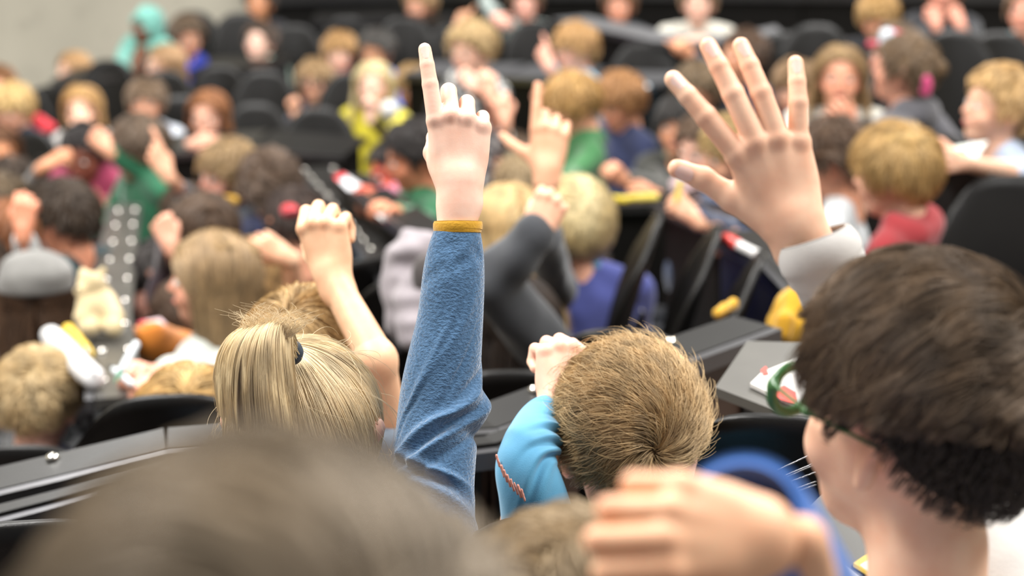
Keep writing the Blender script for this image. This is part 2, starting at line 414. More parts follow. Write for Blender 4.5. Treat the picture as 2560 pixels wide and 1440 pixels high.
def trousers(parent, yaw, color, lean):
    k = 'legs'
    if k not in TROUS:
        pr = [E((0, .03, -.56), (.125, .10, .09))]
        for s in (1, -1):
            pr += [C((s * .065, .0, -.58), (s * .09, -.30, -.56), .068, .05, k=.03), C((s * .09, -.30, -.56), (s * .09, -.30, -.90), .048, .034, k=.01)]
        TROUS[k] = surface(pr, .014); sh = []
        for s in (1, -1): sh.append(surface([C((s * .09, -.28, -.955), (s * .10, -.40, -.968), .036, .03), C((s * .09, -.30, -.90), (s * .09, -.29, -.95), .032, .034)], .012))
        TROUS['shoe'] = sh
    if k + color not in TROUS: TROUS[k + color] = raw_mesh('trousers', *TROUS[k], cloth(color))
    if 'shoem' not in TROUS: TROUS['shoem'] = [raw_mesh('shoe', *q, plain('2b2b2e', .6)) for q in TROUS['shoe']]
    for nm, me in [('trousers', TROUS[k + color])] + [('shoe', q) for q in TROUS['shoem']]:
        o = link(nm, me, parent); o.rotation_euler = (0, 0, yaw); o.location = (0, 0, 1.0)
HP = {}
def person(label, cx, cy, d, yaw, nod=0, hs='short', hc='6a5540', sk='e2b79c', sh='2a2c33', arms=(), tilt=0, hyaw=None, yaw_=0, sk_=0, lean=.0, L=None, pat=None, hood=False, seed=None,
           legs=True, voxel=None, N=None, hairfn=None, face=None, s=1.0, capt=.010, whorl=None, hk=None, group=None, trou='26282e', collar=None, noarms=False, fold=1.0, glasses=False, cat='person', bare=None, nohair=False, thick=1.0, rad=None, psc=30, drop=0.0, nails=False, hvox=None):
    if d > 4 and abs(yaw if hyaw is None else hyaw) < 100: nod = nod - 13
    seed = seed if seed is not None else int(abs(cx * 7 + cy * 13)) % 9999
    Hc = W(cx, cy, d); base = Hc - np.array([0, 0, 1.0 - 0])
    by = math.radians(-yaw); R = Rz(by); Hm = Rz(math.radians(-(yaw if hyaw is None else hyaw))) @ Ry(math.radians(tilt)) @ Rx(math.radians(nod))
    root = thing('person', label, cat, base, 0, group)
    FLOORPTS.append((base[0], base[1], base[2], 1.0))
    def B(x, y, z):
        if z < -.15: z = z + .055 - drop
        return Hc + R @ np.array([x, y + lean * (-z - .16 if z < -.16 else 0), z])
    near = d < 3.4
    vx = voxel or (.0045 if near else (.007 if d < 7.5 else .0085))
    # skin: head, neck, trunk, arms in one surface
    pr = xf_prims(HEADP, Hm, Hc)
    nb = Hc + Hm @ np.array([0, .03, -.11]); pr.append(C(nb, B(0, .035, -.20), .042, .046, k=.03))
    pr += [C(B(-.10, .035, -.215), B(.10, .035, -.215), .03, k=.03), E(B(0, .035, -.30), np.array((.115, .068, .11)), R.T, k=.03), E(B(0, .035, -.45), np.array((.10, .075, .12)), R.T, k=.03)]
    tone = [(Hc + Hm @ np.array(q), r, v) for q, r, v in (((0, -.1, -.02), .02, .35), ((.04, -.07, -.03), .03, .3), ((-.04, -.07, -.03), .03, .3), ((.084, .02, 0), .035, .55), ((-.084, .02, 0), .035, .55))]
    g = [C(B(-.11 * thick, .035, -.225), B(.11 * thick, .035, -.225), .048, k=.03), E(B(0, .035, -.31), np.array((.138 * thick, .090, .12)), R.T, k=.04), E(B(0, .035, -.46), np.array((.128, .098, .15)), R.T, k=.05),
         C(B(0, .034, -.175), B(-.10, .036, -.215), .040, .042, k=.03), C(B(0, .034, -.175), B(.10, .036, -.215), .040, .042, k=.03)]
    if hood:
        g += [C(B(-.075, .03, -.17), B(-.05, .085, -.19), .028, .034, k=.03), C(B(-.05, .085, -.19), B(.05, .085, -.19), .036, k=.03), C(B(.075, .03, -.17), B(.05, .085, -.19), .028, .034, k=.03), C(B(0, .09, -.2), B(0, .11, -.26), .04, .02, k=.03)]
    hands = []
    A = {1: None, -1: None}
    for a in arms: A[a['s']] = a
    for sd in (1, -1):
        a = A[sd]; shp = B(sd * .135 * thick, .035, -.235)
        if a is None:
            if noarms: continue
            a = dict(e=B(sd * .19, -.06, -.44), w=B(sd * .09, -.25, -.46), t=B(sd * .02, -.38, -.46), pose='relaxed', n=(0, 1, .2), side='R' if sd < 0 else 'L')
            e, w, t = a['e'], a['w'], a['t']; n = np.array([0, 0, 1.])
        else:
            e, w, t = W(*a['e']), W(*a['w']), W(*a['t']); n = camdir(*a.get('n', (0, 0, 1)))
        rgt = a.get('side', 'R' if sd < 0 else 'L') == 'R'; hs_ = a.get('hs', .9 if d > 3.6 else 1.0)
        ar = a.get('ar', 1.0); bf = a.get('bare', 0.0)
        dirh = nrm(t - w)
        pr += [C(shp, e, .033 * ar, .028 * ar, k=.02), C(e, w - dirh * .02, .028 * ar, .020 * ar, k=.015)]
        hp, kn, nl = hand(w, dirh, n, rgt, a.get('pose', 'relaxed'), hs_, over=a.get('over'), stub=a.get('stub', True))
        hands.append((hp + [C(e + (w - e) * (.12 if bf > .4 else .55), w, (.0275 if bf > .4 else .024) * a.get('fr', ar), .019 * hs_, k=.015)], kn, nl))
        tone += [(k, r * 1.0, .15) for k, r in kn]
        if a.get('custom') == 2: g += [C(shp, e, .055, .046, k=.03)]
        if not a.get('custom'):
            sr = a.get('sr', 1.0)
            if bf < 1: g += [C(shp, e, .050 * sr, .040 * sr, k=.03), C(e, e + (w - e) * (1 - bf) * .93, .040 * sr, .032 * sr, k=.012)]
            elif bf < 2: g += [C(shp, shp + (e - shp) * (2 - bf), .050 * sr, .045 * sr, k=.03)]
    V, F = surface(pr, vx)
    parts = [(V, F)]
    hv = hvox or (.0018 if d < 2.7 else .0028 if d < 4.5 else .0045)
    for hp, kn, nl in hands:
        v, f = surface(hp, hv); v = smooth(v, f, 1, .4); parts.append((v, f))
    V, F = joinvf(parts); T = np.zeros(len(V))
    for q, r, v in tone:
        T = np.maximum(T, v * np.exp(-((V - q) ** 2).sum(1) / (r * r)))
    me = raw_mesh('body', V - base, F, skin(sk), T); link('body', me, root)
    if nails:
        for hp, kn, nl in hands[:]:
            for q in nl:
                nv, nf = nail_mesh(*q); link('fingernail', raw_mesh('fingernail', nv - base, nf, skin('fad9cd')), root)
    gv, gf = surface(g, max(vx * 1.15, .006), warp=wob(seed, 28, .0042 * fold))
    link('hoodie' if hood else 'shirt', raw_mesh('garment', gv - base, gf, cloth(sh, pat=pat, scale=psc)), root)
    if collar:
        cv, cf = surface([C(B(-.045, .0, -.165), B(0, -.03, -.185), .012), C(B(.045, .0, -.165), B(0, -.03, -.185), .012), C(B(-.045, .0, -.165), B(-.04, .06, -.155), .014), C(B(.045, .0, -.165), B(.04, .06, -.155), .014), C(B(-.04, .06, -.155), B(.04, .06, -.155), .014)], .006)
        link('collar', raw_mesh('collar', cv - base, cf, cloth(collar)), root)
    if legs: trousers(root, by, trou, lean)
    if face if face is not None else abs(((yaw if hyaw is None else hyaw) + 180) % 360 - 180) < 100: face_parts(root, Hm, Hc, base, hc, near)
    def toW(P): return P @ Hm.T + Hc
    if glasses:
        L_ = []
        for sd in (1, -1):
            ring = [(sd * .032 + .021 * math.cos(t), -.094, .001 + .018 * math.sin(t)) for t in np.linspace(0, 2 * PI, 17)]
            L_ += [surface([C(ring[i], ring[i + 1], .0022) for i in range(16)] + [C((sd * .053, -.094, .008), (sd * .08, .01, .012), .0022)], .0022)]
        gv, gf = joinvf(L_); link('glasses', raw_mesh('glasses', toW(gv) - base, gf, plain('22252a', .3)), root)
    if hairfn: hairfn(root, Hm, Hc, base, toW)
    elif not nohair:
        if hs in ('hijab', 'cap'):
            headwear(root, hs, toW, base, hk or sh, B, hc)
            if hs == 'hijab': return root
        st = {'short': 'short', 'bowl': 'bowl', 'long': 'long', 'bob': 'fringe', 'fringe': 'fringe', 'curly': 'short', 'buzz': 'short', 'cap': 'long', 'bun': 'short'}[hs]
        k = (st, hs, round(capt, 3), seed % 3)
        if k not in HP: HP[k] = cap_mesh(st, capt if hs != 'buzz' else .004, .006, warp=wob(seed % 3, 60, .004 if hs != 'curly' else .008))
        v, f = HP[k]; L0 = [(toW(v), f)]
        if hs in ('long', 'cap'):
            bk = B(0, .03, -.27 if L is None or L > .25 else -.2)
            cur = [C(Hc + Hm @ np.array((sd * .05, .045, -.01)), Hc + Hm @ np.array((sd * .052, .055, -.10)), .036, .034, k=.03) for sd in (1, -1)] + [C(Hc + Hm @ np.array((sd * .052, .055, -.10)), B(sd * .065, .07, -.27), .034, .028, k=.03) for sd in (1, -1)] + [C(Hc + Hm @ np.array((0, .06, -.02)), B(0, .085, -.27), .04, .035, k=.03)]
            L0.append(surface(cur, .008, warp=wob(seed, 60, .004)))
        if hs == 'bun': L0.append(surface([E(Hc + Hm @ np.array((0, .12, .03)), (.035, .035, .035))], .006))
        cv, cf = joinvf(L0); hobj = link('hair', raw_mesh('hair', cv - base, cf, hairm(hc, False)), root)
        far = d > 5.8
        n_ = N or (350 if d > 8.5 else 650 if far else 2500)
        LL = L or {'short': .045, 'bowl': .06, 'long': .30, 'bob': .16, 'fringe': .10, 'curly': .04, 'buzz': .012, 'cap': .26, 'bun': .05}[hs]
        P = flow_strands(seed, n_, 9 if LL > .1 else 6, LL, style=st, parting=hs in ('long', 'cap'), whorl=whorl or (.2, .5, .8), jit=.5 if hs == 'curly' else .22,
                         lift=.02 if hs == 'curly' else .010, swirl=1.5 if hs == 'curly' else .3, grav=.3 if LL < .1 else .6, clump=.5, Nc=60)
        P = P + (SCN - SCN)
        P = P * 1.0; c_ = SCN; P = c_ + (P - c_) * (1 + capt * 3.5)
        if LL > .1:
            pass
        r_ = rad or (.0028 if d > 8.5 else .0020 if far else .0009)
        strands('strands', toW(P), r_, r_ * .4, hairm(hc), hobj, base)
    return root
def headwear(root, hs, toW, base, col, B, hc):
    if hs == 'hijab':
        pr = [E((0, .02, .02), (.092, .11, .105)), C((0, .03, -.03), (0, .03, -.13), .085, .075, k=.03), C((0, .02, -.13), (0, .02, -.2), .085, .12, k=.03), E((0, -.11, -.01), (.052, .06, .072), k=.012, sub=True)]
        v, f = surface(pr, .007, warp=wob(5, 40, .004)); link('headscarf', raw_mesh('headscarf', toW(v) - base, f, cloth(col)), root)
    else:
        pr = [E((0, .03, .060), (.100, .118, .080)), C((-.05, -.09, .045), (.05, -.09, .045), .012, k=.02), C((-.03, -.12, .04), (.03, -.12, .04), .010, k=.03)]
        v, f = surface(pr, .006, warp=wob(5, 40, .003), post=lambda P, D: np.maximum(D, .035 - .02 * (P[:, 1] < -.05) - P[:, 2]).astype(np.float32)); link('cap', raw_mesh('cap', toW(v) - base, f, cloth(col)), root)
# ------------------------------------------------------------------ room
def box_mesh(name, x0, x1, y0, y1, z0, z1, mat):
    V = [(x, y, z) for x in (x0, x1) for y in (y0, y1) for z in (z0, z1)]
    F = [(0, 1, 3, 2), (4, 6, 7, 5), (0, 4, 5, 1), (2, 3, 7, 6), (0, 2, 6, 4), (1, 5, 7, 3)]
    me = raw_mesh(name, V, np.array(F), mat)
    me.shade_flat(); return me
def concrete(h):
    m, nt, p = base_mat('concrete' + h); c = lin(h)
    a = mix_rgb(nt, tuple(x * .86 for x in c), tuple(x * 1.08 for x in c), ramp(nt, noise(nt, 1.2, 5), .3, .7))
    a = mix_rgb(nt, a, tuple(x * .8 for x in c), ramp(nt, noise(nt, 6, 4), .58, .8))
    nt.links.new(a, p.inputs['Base Color']); p.inputs['Roughness'].default_value = .85; add_bump(nt, p, noise(nt, 25, 5), .3, .004); return m
CON = concrete('aaa698')
wb = link('wall_back', box_mesh('wall_back', -7, 7, 14.2, 14.4, 0, 6.5, CON)); wb['kind'] = 'structure'
wl = link('wall_left', box_mesh('wall_left', -6.6, -6.4, 0, 14.2, 0, 6.5, CON)); wl['kind'] = 'structure'
wr = link('wall_right', box_mesh('wall_right', 6.4, 6.6, 0, 14.2, 0, 6.5, CON)); wr['kind'] = 'structure'
# ------------------------------------------------------------------ seats and desks
BLK = plain('100f0e', .42, bump=.25, bscale=350, spec=.25); BLK2 = plain('151413', .4, bump=.2, bscale=300, key='d', spec=.35); MET = plain('77777a', .35, 1.0); BOLT = plain('d9d6cf', .22, 1.0)
def shell(fn, n, m, th):
    """closed shell: fn(u,v)->(P,normal) arrays"""
    U, Vv = np.meshgrid(np.linspace(-1, 1, n), np.linspace(0, 1, m), indexing='ij'); P, N = fn(U.ravel(), Vv.ravel())
    A = P + N * th / 2; B_ = P - N * th / 2; V = np.concatenate([A, B_]); F = []; o = n * m
    for i in range(n - 1):
        for j in range(m - 1):
            a, b, c, d = i * m + j, i * m + j + 1, (i + 1) * m + j + 1, (i + 1) * m + j
            F += [(a, b, c, d), (d + o, c + o, b + o, a + o)]
    rim = [i * m for i in range(n)] + [(n - 1) * m + j for j in range(1, m)] + [i * m + m - 1 for i in range(n - 2, -1, -1)] + [j for j in range(m - 2, 0, -1)]
    for i in range(len(rim)):
        a, b = rim[i], rim[(i + 1) % len(rim)]; F.append((a, b, b + o, a + o))
    return V, np.array(F)
def back_fn(u, v):
    w = .178 * np.where(v < .55, 1 - .06 * (1 - v / .55), np.sqrt(np.maximum(0, 1 - ((v - .55) / .45) ** 3.4 * .34)))
    z = .45 + .43 * v - .075 * np.abs(u) ** 3.0 * np.clip((v - .3) / .7, 0, 1) ; x = u * w
    y = .17 + .09 * v + .02 * v * v - .045 * (x / .172) ** 2
    N = np.stack([.5 * x / .172, np.ones_like(x), -.2 * np.ones_like(x)], 1); N /= np.linalg.norm(N, axis=1)[:, None]
    return np.stack([x, y, z], 1), N
def seat_fn(u, v):
    w = .18 * np.sqrt(np.maximum(.15, 1 - np.maximum(0, (v - .7) / .3) ** 2 * .5)); x = u * w; y = .19 - .40 * v
    z = .435 + .02 * u * u - .03 * np.maximum(0, v - .75) ** 2 * 16 * .3
    N = np.tile([0, 0, 1.], (len(x), 1)); return np.stack([x, y, z], 1), N
CH = {}
CH['backrest'] = raw_mesh('backrest', *shell(back_fn, 17, 15, .014), BLK); CH['seat'] = raw_mesh('seat', *shell(seat_fn, 11, 11, .016), BLK)
v_, f_ = joinvf([surface([C((0, .10, .40), (0, .10, .06), .022, .022), C((0, .10, .06), (0, .10, .0), .022, .07)], .014)]); CH['pedestal'] = raw_mesh('pedestal', v_, f_, BLK2)
CH['bracket'] = raw_mesh('bracket', *surface([C((0, .05, .415), (0, .20, .44), .014), C((0, .20, .44), (0, .235, .62), .014, .010)], .01), MET)
def chair(label, base, yaw, group=None):
    t = thing('lecture_seat', label, 'seat', base, math.radians(-yaw), group)
    for k in ('backrest', 'seat', 'bracket', 'pedestal'): link(k, CH[k], t)
    FLOORPTS.append((base[0], base[1], base[2], 1.0)); return t
def chair_top(label, px, py, d, yaw, group=None):
    R = Rz(math.radians(-yaw)); return chair(label, W(px, py, d) - R @ np.array([0, .27, 0]) - np.array([0, 0, .88]), yaw, group)
def obox(c, ax, ay, az, hx, hy, hz, bev=.0):
    V = [c + sx * hx * ax + sy * hy * ay + sz * hz * az for sx in (-1, 1) for sy in (-1, 1) for sz in (-1, 1)]
    return np.array(V), np.array([(0, 1, 3, 2), (4, 6, 7, 5), (0, 4, 5, 1), (2, 3, 7, 6), (0, 2, 6, 4), (1, 5, 7, 3)])
def flat(me): me.shade_flat(); return me
BOLTM = raw_mesh('bolt', *ball((0, 0, 0), (.011, .011, .007), 6, 10), BOLT)
def desk(label, pts, width=.28, side=1, panel=.34, bolts=0, topmat=None, rail=True, th=.022, boltside=(1,), group=None, pmat=None):
    """a long bench desk along a polyline of (px, py, depth) marking the edge nearer the camera"""
    Pw = [W(*p) for p in pts]; o = Pw[0] - np.array([0, 0, .72]); t = thing('bench_desk', label, 'desk', o, 0, group); up = np.array([0, 0, 1.])
    for i in range(len(Pw) - 1):
        a, b = Pw[i], Pw[i + 1]; ax = nrm(b - a); ay = nrm(np.cross(up, ax)) * side; az = np.cross(ax, ay); az = az if az[2] > 0 else -az; L = np.linalg.norm(b - a) / 2
        m = (a + b) / 2
        link('tabletop', flat(raw_mesh('tabletop', *[q - (o if j == 0 else 0) for j, q in enumerate(obox(m + ay * width / 2, ax, ay, az, L, width / 2, th / 2))], topmat or BLK2)), t)
        if panel:
            link('front_panel', flat(raw_mesh('front_panel', *[q - (o if j == 0 else 0) for j, q in enumerate(obox(m + ay * .03 - az * (panel / 2 + .02), ax, ay, az, L * .995, .009, panel / 2))], pmat or BLK)), t)
        if rail:
            link('edge_rail', flat(raw_mesh('edge_rail', *[q - (o if j == 0 else 0) for j, q in enumerate(obox(m - ay * .012 - az * .004, ax, ay, az, L, .009, .014))], MET)), t)
        FLOORPTS.append((a[0], a[1], a[2] - .72, .5)); FLOORPTS.append((b[0], b[1], b[2] - .72, .5))
        for q in (a, b):
            c = q + ay * width * .5 - up * .37 + ax * (.04 if q is a else -.04)
            link('support_leg', flat(raw_mesh('support_leg', *[w - (o if j == 0 else 0) for j, w in enumerate(obox(c, ax, ay, up, .018, width * .35, .35))], BLK)), t)
        if bolts:
            n = max(1, int(2 * L / bolts))
            for k in range(n):
                for sd in boltside:
                    q = a + ax * (2 * L * (k + .5) / n) + (ay * (width - .02) if sd > 0 else ay * .02) + az * (th / 2 + .003)
                    bo = link('bolt', BOLTM, t, loc=q - o)
    return t
def sweep(path, nseg=64, rings=200, disp=None, tilt=None):
    """path rows: x,y,z,radius"""
    P = np.array(path, float); n = len(P); t = np.concatenate([[0], np.cumsum(np.linalg.norm(np.diff(P[:, :3], axis=0), axis=1))]); T = np.linspace(0, t[-1], rings)
    def cr(col):
        out = np.interp(T, t, col)
        for _ in range(3):
            k = max(3, rings // (n * 2)) | 1; pad = np.pad(out, k // 2, mode='reflect', reflect_type='odd'); out = np.convolve(pad, np.ones(k) / k, 'valid')
        return out
    c = np.stack([cr(P[:, i]) for i in range(3)], 1); r = cr(P[:, 3]); d = np.gradient(c, axis=0); d /= np.linalg.norm(d, axis=1)[:, None]
    x = np.cross(d, -FWD); x /= np.linalg.norm(x, axis=1)[:, None]; y = np.cross(d, x)     # x to the side, y along the view
    th = np.linspace(0, 2 * PI, nseg, endpoint=False)
    U = np.linspace(0, 1, rings)[:, None] * np.ones((1, nseg)); TH = np.ones((rings, 1)) * th
    rr = r[:, None] * np.ones((1, nseg))
    if disp is not None: rr = rr + disp(U, TH)
    V = c[:, None] + rr[..., None] * (np.cos(TH)[..., None] * x[:, None] + np.sin(TH)[..., None] * y[:, None])
    I = np.arange(rings * nseg).reshape(rings, nseg); F = np.stack([I[:-1], np.roll(I, -1, 1)[:-1], np.roll(I, -1, 1)[1:], I[1:]], -1).reshape(-1, 4)
    return V.reshape(-1, 3), F
def open_tube(V, F, rings, nseg, th):
    """give the swept sleeve a wall: an inner copy and joined ends"""
    c = V.reshape(rings, nseg, 3).mean(1, keepdims=True); D = V.reshape(rings, nseg, 3) - c; L = np.linalg.norm(D, axis=2, keepdims=True); In = (c + D * (1 - th / L)).reshape(-1, 3)
    o = len(V); F2 = F[:, ::-1] + o; I = np.arange(rings * nseg).reshape(rings, nseg); ends = []
    for e in (0, rings - 1):
        a = I[e]; b = np.roll(a, -1); ends.append(np.stack([a, b, b + o, a + o], 1))
    return np.concatenate([V, In]), np.concatenate([F, F2] + ends)
def path_px(rows): return [(*W(px, py, d), r * d / FPX) for px, py, d, r in rows]
def folds(rows):
    """rows: u0, theta0, slant, width_u, width_th, amp"""
    def f(U, TH):
        o = 0
        for u0, t0, sl, wu, wt, am in rows:
            dt = (TH - t0 + PI) % (2 * PI) - PI; o = o + am * np.exp(-((U - u0 - sl * dt) / wu) ** 2 - (dt / wt) ** 2)
        return o
    return f
# ------------------------------------------------------------------ the children in focus
def fleece():
    m, nt, p = base_mat('fleece'); c = lin('4c6b8b')
    tc = nd(nt, 'ShaderNodeTexCoord'); mp = nd(nt, 'ShaderNodeMapping'); mp.inputs['Scale'].default_value = (1, 1, 1.7); mp.inputs['Rotation'].default_value = (.3, .35, 0)
    nt.links.new(tc.outputs['Object'], mp.inputs[0]); n = noise(nt, 210, 2, mp.outputs[0], .6)
    nt.links.new(mix_rgb(nt, tuple(x * .74 for x in c), tuple(min(1, x * 1.15) for x in c), ramp(nt, n, .32, .68)), p.inputs['Base Color'])
    p.inputs['Roughness'].default_value = .95; p.inputs['Sheen Weight'].default_value = .6; p.inputs['Sheen Roughness'].default_value = .4; p.inputs['Specular IOR Level'].default_value = .1
    add_bump(nt, p, n, .7, .003); return m
FLEECE = fleece()
# pointing hand in the blue fleece sleeve
q = person('child in a blue fleece with yellow cuff pointing one finger straight up', 880, 1560, 2.10, 182, 12, 'short', hc='5a4a3a', sk='f2cdb8', sh='4d779f', seed=3, face=False, nails=True,
           arms=[dict(s=-1, e=(1085, 1120, 2.28), w=(1149, 462, 2.30), t=(1141, 150, 2.30), pose='point', n=(.06, 0, 1), custom=1, ar=.6, fr=1.05, side='R', over=([(2, 4, 3), (46, 88, 50), (58, 88, 50), (66, 85, 50)], (7, 2, -3, -8), ((-.1, -.75, .65), (-.7, -.5, .5))))])
qb = np.array(q.location)
rows = path_px([(1144, 577, 2.30, 58), (1141, 610, 2.30, 68), (1136, 660, 2.3, 76), (1131, 730, 2.3, 80), (1126, 800, 2.3, 82), (1111, 900, 2.3, 93), (1100, 970, 2.3, 98), (1096, 1040, 2.3, 103), (1088, 1130, 2.29, 103), (1085, 1220, 2.28, 100), (1092, 1330, 2.26, 98), (1130, 1450, 2.24, 100), (1180, 1580, 2.2, 100), (1240, 1800, 2.15, 105)])
F0 = [(0.034, 4.9, 0.0138, 0.0207, .5, -.0025), (0.062, 4.4, 0.0345, 0.0138, .35, -.003), (0.041, 3.8, -0.0207, 0.0172, .3, -.003), (0.090, 5.4, 0.0414, 0.0172, .6, -.002),
      (0.345, 3.25, 0.0000, 0.0379, .7, .013), (0.404, 3.3, 0.0000, 0.0138, .6, -.007), (0.386, 4.7, 0.0724, 0.0138, 1.3, .008), (0.414, 4.6, 0.0724, 0.0117, 1.1, -.006), (0.442, 4.8, 0.0621, 0.0124, 1.2, .008), (0.466, 4.6, 0.0552, 0.0103, 1.0, -.005), (0.483, 4.9, -0.0345, 0.0110, 1.1, .007), (0.507, 4.8, -0.0414, 0.0110, 1.0, -.006), (0.538, 4.7, -0.0483, 0.0138, 1.2, .006),
      (0.317, 5.2, 0.1518, 0.0207, .5, .005), (0.345, 5.35, 0.1518, 0.0138, .5, -.005), (0.248, 5.0, 0.2070, 0.0207, .4, .0028), (0.283, 4.3, 0.1725, 0.0138, .4, -.003), (0.186, 4.3, 0.1380, 0.0207, .4, .002), (0.304, 3.9, 0.0690, 0.0138, .4, -.004)]
V, F = sweep(rows, 128, 460, folds(F0)); V, F = open_tube(V, F, 460, 128, .003)
link('sleeve', raw_mesh('sleeve', V - qb, F, FLEECE), q)
rows = path_px([(1145, 553, 2.30, 60), (1145, 561, 2.30, 62), (1144, 570, 2.3, 62), (1144, 582, 2.30, 59)]); V, F = sweep(rows, 96, 24); V, F = open_tube(V, F, 24, 96, .0035)
tb = link('cuff', raw_mesh('cuff', V - qb, F, cloth('e3ab2c', .7)), q); tag(tb, 'yellow binding at the end of the sleeve')
# girl with the ponytail
def pony(root, Hm, Hc, base, toW):
    hc = 'd4c09c'; a = SA * 1.04
    tie = Hm.T @ camdir(-.21, .92, .36); r = np.random.RandomState(4)
    V, F = cap_mesh('long', .004, .004, a=a); hob = link('hair', raw_mesh('hair', toW(V) - base, F, hairm('a08a66', False, .5)), root)
    N, K = 15000, 12; n = r.normal(size=(N * 4, 3)); n /= np.linalg.norm(n, axis=1)[:, None]; n = n[n[:, 2] > hline(n[:, 1], 'long') - .0][:N]
    P = []; tt = tie / a; tt = nrm(tie)
    jj = r.normal(0, .035, n.shape); off = .002 + .006 * r.rand(len(n)); g = (np.sin(n @ np.array([22, 9, 14]) + 2) + np.sin(n @ np.array([-12, 25, 19]))) * .0022
    for s in range(K):
        f = s / (K - 1); m = n * (1 - f) + tt * f + jj * math.sin(f * PI) * .5 + tt * .0; m /= np.linalg.norm(m, axis=1)[:, None]
        sag = np.array([0, 0, -1.]) * .05 * math.sin(f * PI); m = m + sag; m /= np.linalg.norm(m, axis=1)[:, None]
        P.append(m * (a + (off + g * math.sin(f * PI) + .004 * f * f)[:, None]) + SCN)
    P = np.stack(P, 1); strands('strands', toW(P), .00032, .00028, hairm(hc, True, .42, 1.45), hob, base)
    # loose flyaway hairs
    P2 = flow_strands(9, 120, 8, .07, whorl=tie, style='long', lift=.02, clump=0, jit=.7, grav=.2, a=a); strands('loose_strands', toW(P2), .00022, .00012, hairm(hc, True, .6, 1.4), hob, base)
    # the tail
    T = W(722, 880, 2.235); N = 15000; K = 16; NL = 70
    lu = np.sort(r.rand(NL)); lsh = r.rand(NL); lw = .010 + .03 * r.rand(NL); lend = r.rand(NL); lph = r.uniform(0, 6.28, NL)
    li = r.randint(0, NL, N); v = r.normal(0, 1, N); u = np.clip(lu[li] + v * lw[li], -.03, 1.03); u2 = u; sh = np.clip(lsh[li] + r.normal(0, .06, N), 0, 1); lock = lph[li]; u3 = np.clip(lu[li] + v * lw[li] * (.5 + .9 * lend[li]) + .03 * np.sin(lph[li]), -.04, 1.04)
    dep = 2.19 - .045 * np.sin(np.clip(u, 0, 1) * PI) * (1 - sh)
    b1 = np.stack([W(x, y, dd + .01) for x, y, dd in zip(628 + 100 * u2, 722 + 45 * np.abs(u2 - .62) + 34 * sh, dep)]); b2 = np.stack([W(x, y, dd - .03) for x, y, dd in zip(484 + 232 * u2 + 30 * (1 - sh) * (1 - u2), 838 + 50 * sh, dep)])
    yend = 1108 - 70 * lend[li] * r.rand(N) ** .5 - 50 * r.rand(N) ** 2 - 70 * (1 - np.clip(u, 0, 1)) ** 3; b3 = np.stack([W(x, y, dd - .005) for x, y, dd in zip(552 + 196 * u3, yend, dep)])
    P = np.zeros((N, K, 3)); T0 = T + r.normal(0, .004, (N, 3))
    for s in range(K):
        t = s / (K - 1); P[:, s] = (1 - t) ** 3 * T0 + 3 * (1 - t) ** 2 * t * b1 + 3 * (1 - t) * t * t * b2 + t ** 3 * b3
    P += (np.sin(lock)[:, None, None] * np.linspace(0, 1, K)[None, :, None] * .004) * RGT
    strands('ponytail', P, .00034, .00018, hairm('d0b78f', True, .30, 1.6), root, base)
    n3 = 450; x0 = 630 + 100 * r.rand(n3); P3 = np.zeros((n3, 6, 3)); st = np.stack([W(x, 836 + 10 * q_, 2.172) for x, q_ in zip(x0, r.rand(n3))]); dr = np.stack([camdir(-.6 + 1.6 * (x - 640) / 90 + r.normal(0, .35), 1, r.normal(0, .3)) for x in x0]); ll = .010 + .030 * r.rand(n3) ** 2
    for s in range(6): P3[:, s] = st + dr * (ll * s / 5)[:, None] + RGT * (.3 * ll * (s / 5) ** 2 * r.normal(0, 1, n3))[:, None]
    strands('loose_strands', P3, .00026, .0001, hairm(hc, True, .5, 1.3), hob, base)
    me = raw_mesh('hair_tie', *[z - (base if i == 0 else 0) for i, z in enumerate(surface([C(T + .010 * (math.cos(a_) * RGT + math.sin(a_) * nrm(UPV - FWD * .3)), T + .010 * (math.cos(a_ + .7) * RGT + math.sin(a_ + .7) * nrm(UPV - FWD * .3)), .0035) for a_ in np.arange(0, 6.28, .7)], .002))], plain('3c4550', .5)); link('hair_tie', me, root)
person('girl with a straw-blonde ponytail tied high, seen from behind', 768, 1105, 2.34, 188, 14, hc='cfa873', sk='ecc3ae', sh='cfcac6', hairfn=pony, seed=8, face=False, s=1.05)
# boy in the torn light-blue shirt
def crown(root, Hm, Hc, base, toW):
    wh = Hm.T @ camdir(.30, -.24, .9); V, F = cap_mesh('short', .003, .004, a=SA * 1.0); hob = link('hair', raw_mesh('hair', toW(V) - base, F, hairm('4c3a26', False, .6)), root)
    P = flow_strands(12, 17000, 9, .050, whorl=wh, style='short', swirl=.45, grav=.1, lift=.011, clump=.55, Nc=420, jit=.22, comb=(0, 0, 0)); strands('strands', toW(P), .00040, .00012, hairm('ae9268', True, .34, 1.7), hob, base)
    P = flow_strands(13, 1200, 7, .045, whorl=wh, style='short', swirl=.4, grav=-.1, lift=.024, clump=.3, Nc=120, jit=.5); strands('strands', toW(P), .0003, .0001, hairm('b09468', True, .5, 1.4), hob, base)
q = person('boy in a torn light-blue shirt raising his fist, swirl of short dark-blond hair', 1572, 1108, 2.5, 184, 30, hc='a08459', sk='f0c5ae', sh='5899bc', hairfn=crown, seed=12, face=False, lean=.15,
           arms=[dict(s=1, e=(1322, 1190, 2.40), w=(1395, 1005, 2.5), t=(1408, 880, 2.52), side='L', pose='fist', custom=1, n=(.45, .15, 1), hs=.92, over=([(62, 95, 60), (66, 95, 60), (70, 95, 60), (74, 90, 60)], (4, 1, -3, -8), ((.25, -.75, .6), (-.3, -.8, .3)))),
                 dict(s=-1, e=(1760, 1330, 2.4), w=(1700, 1330, 2.75), t=(1640, 1330, 2.8), side='R')])
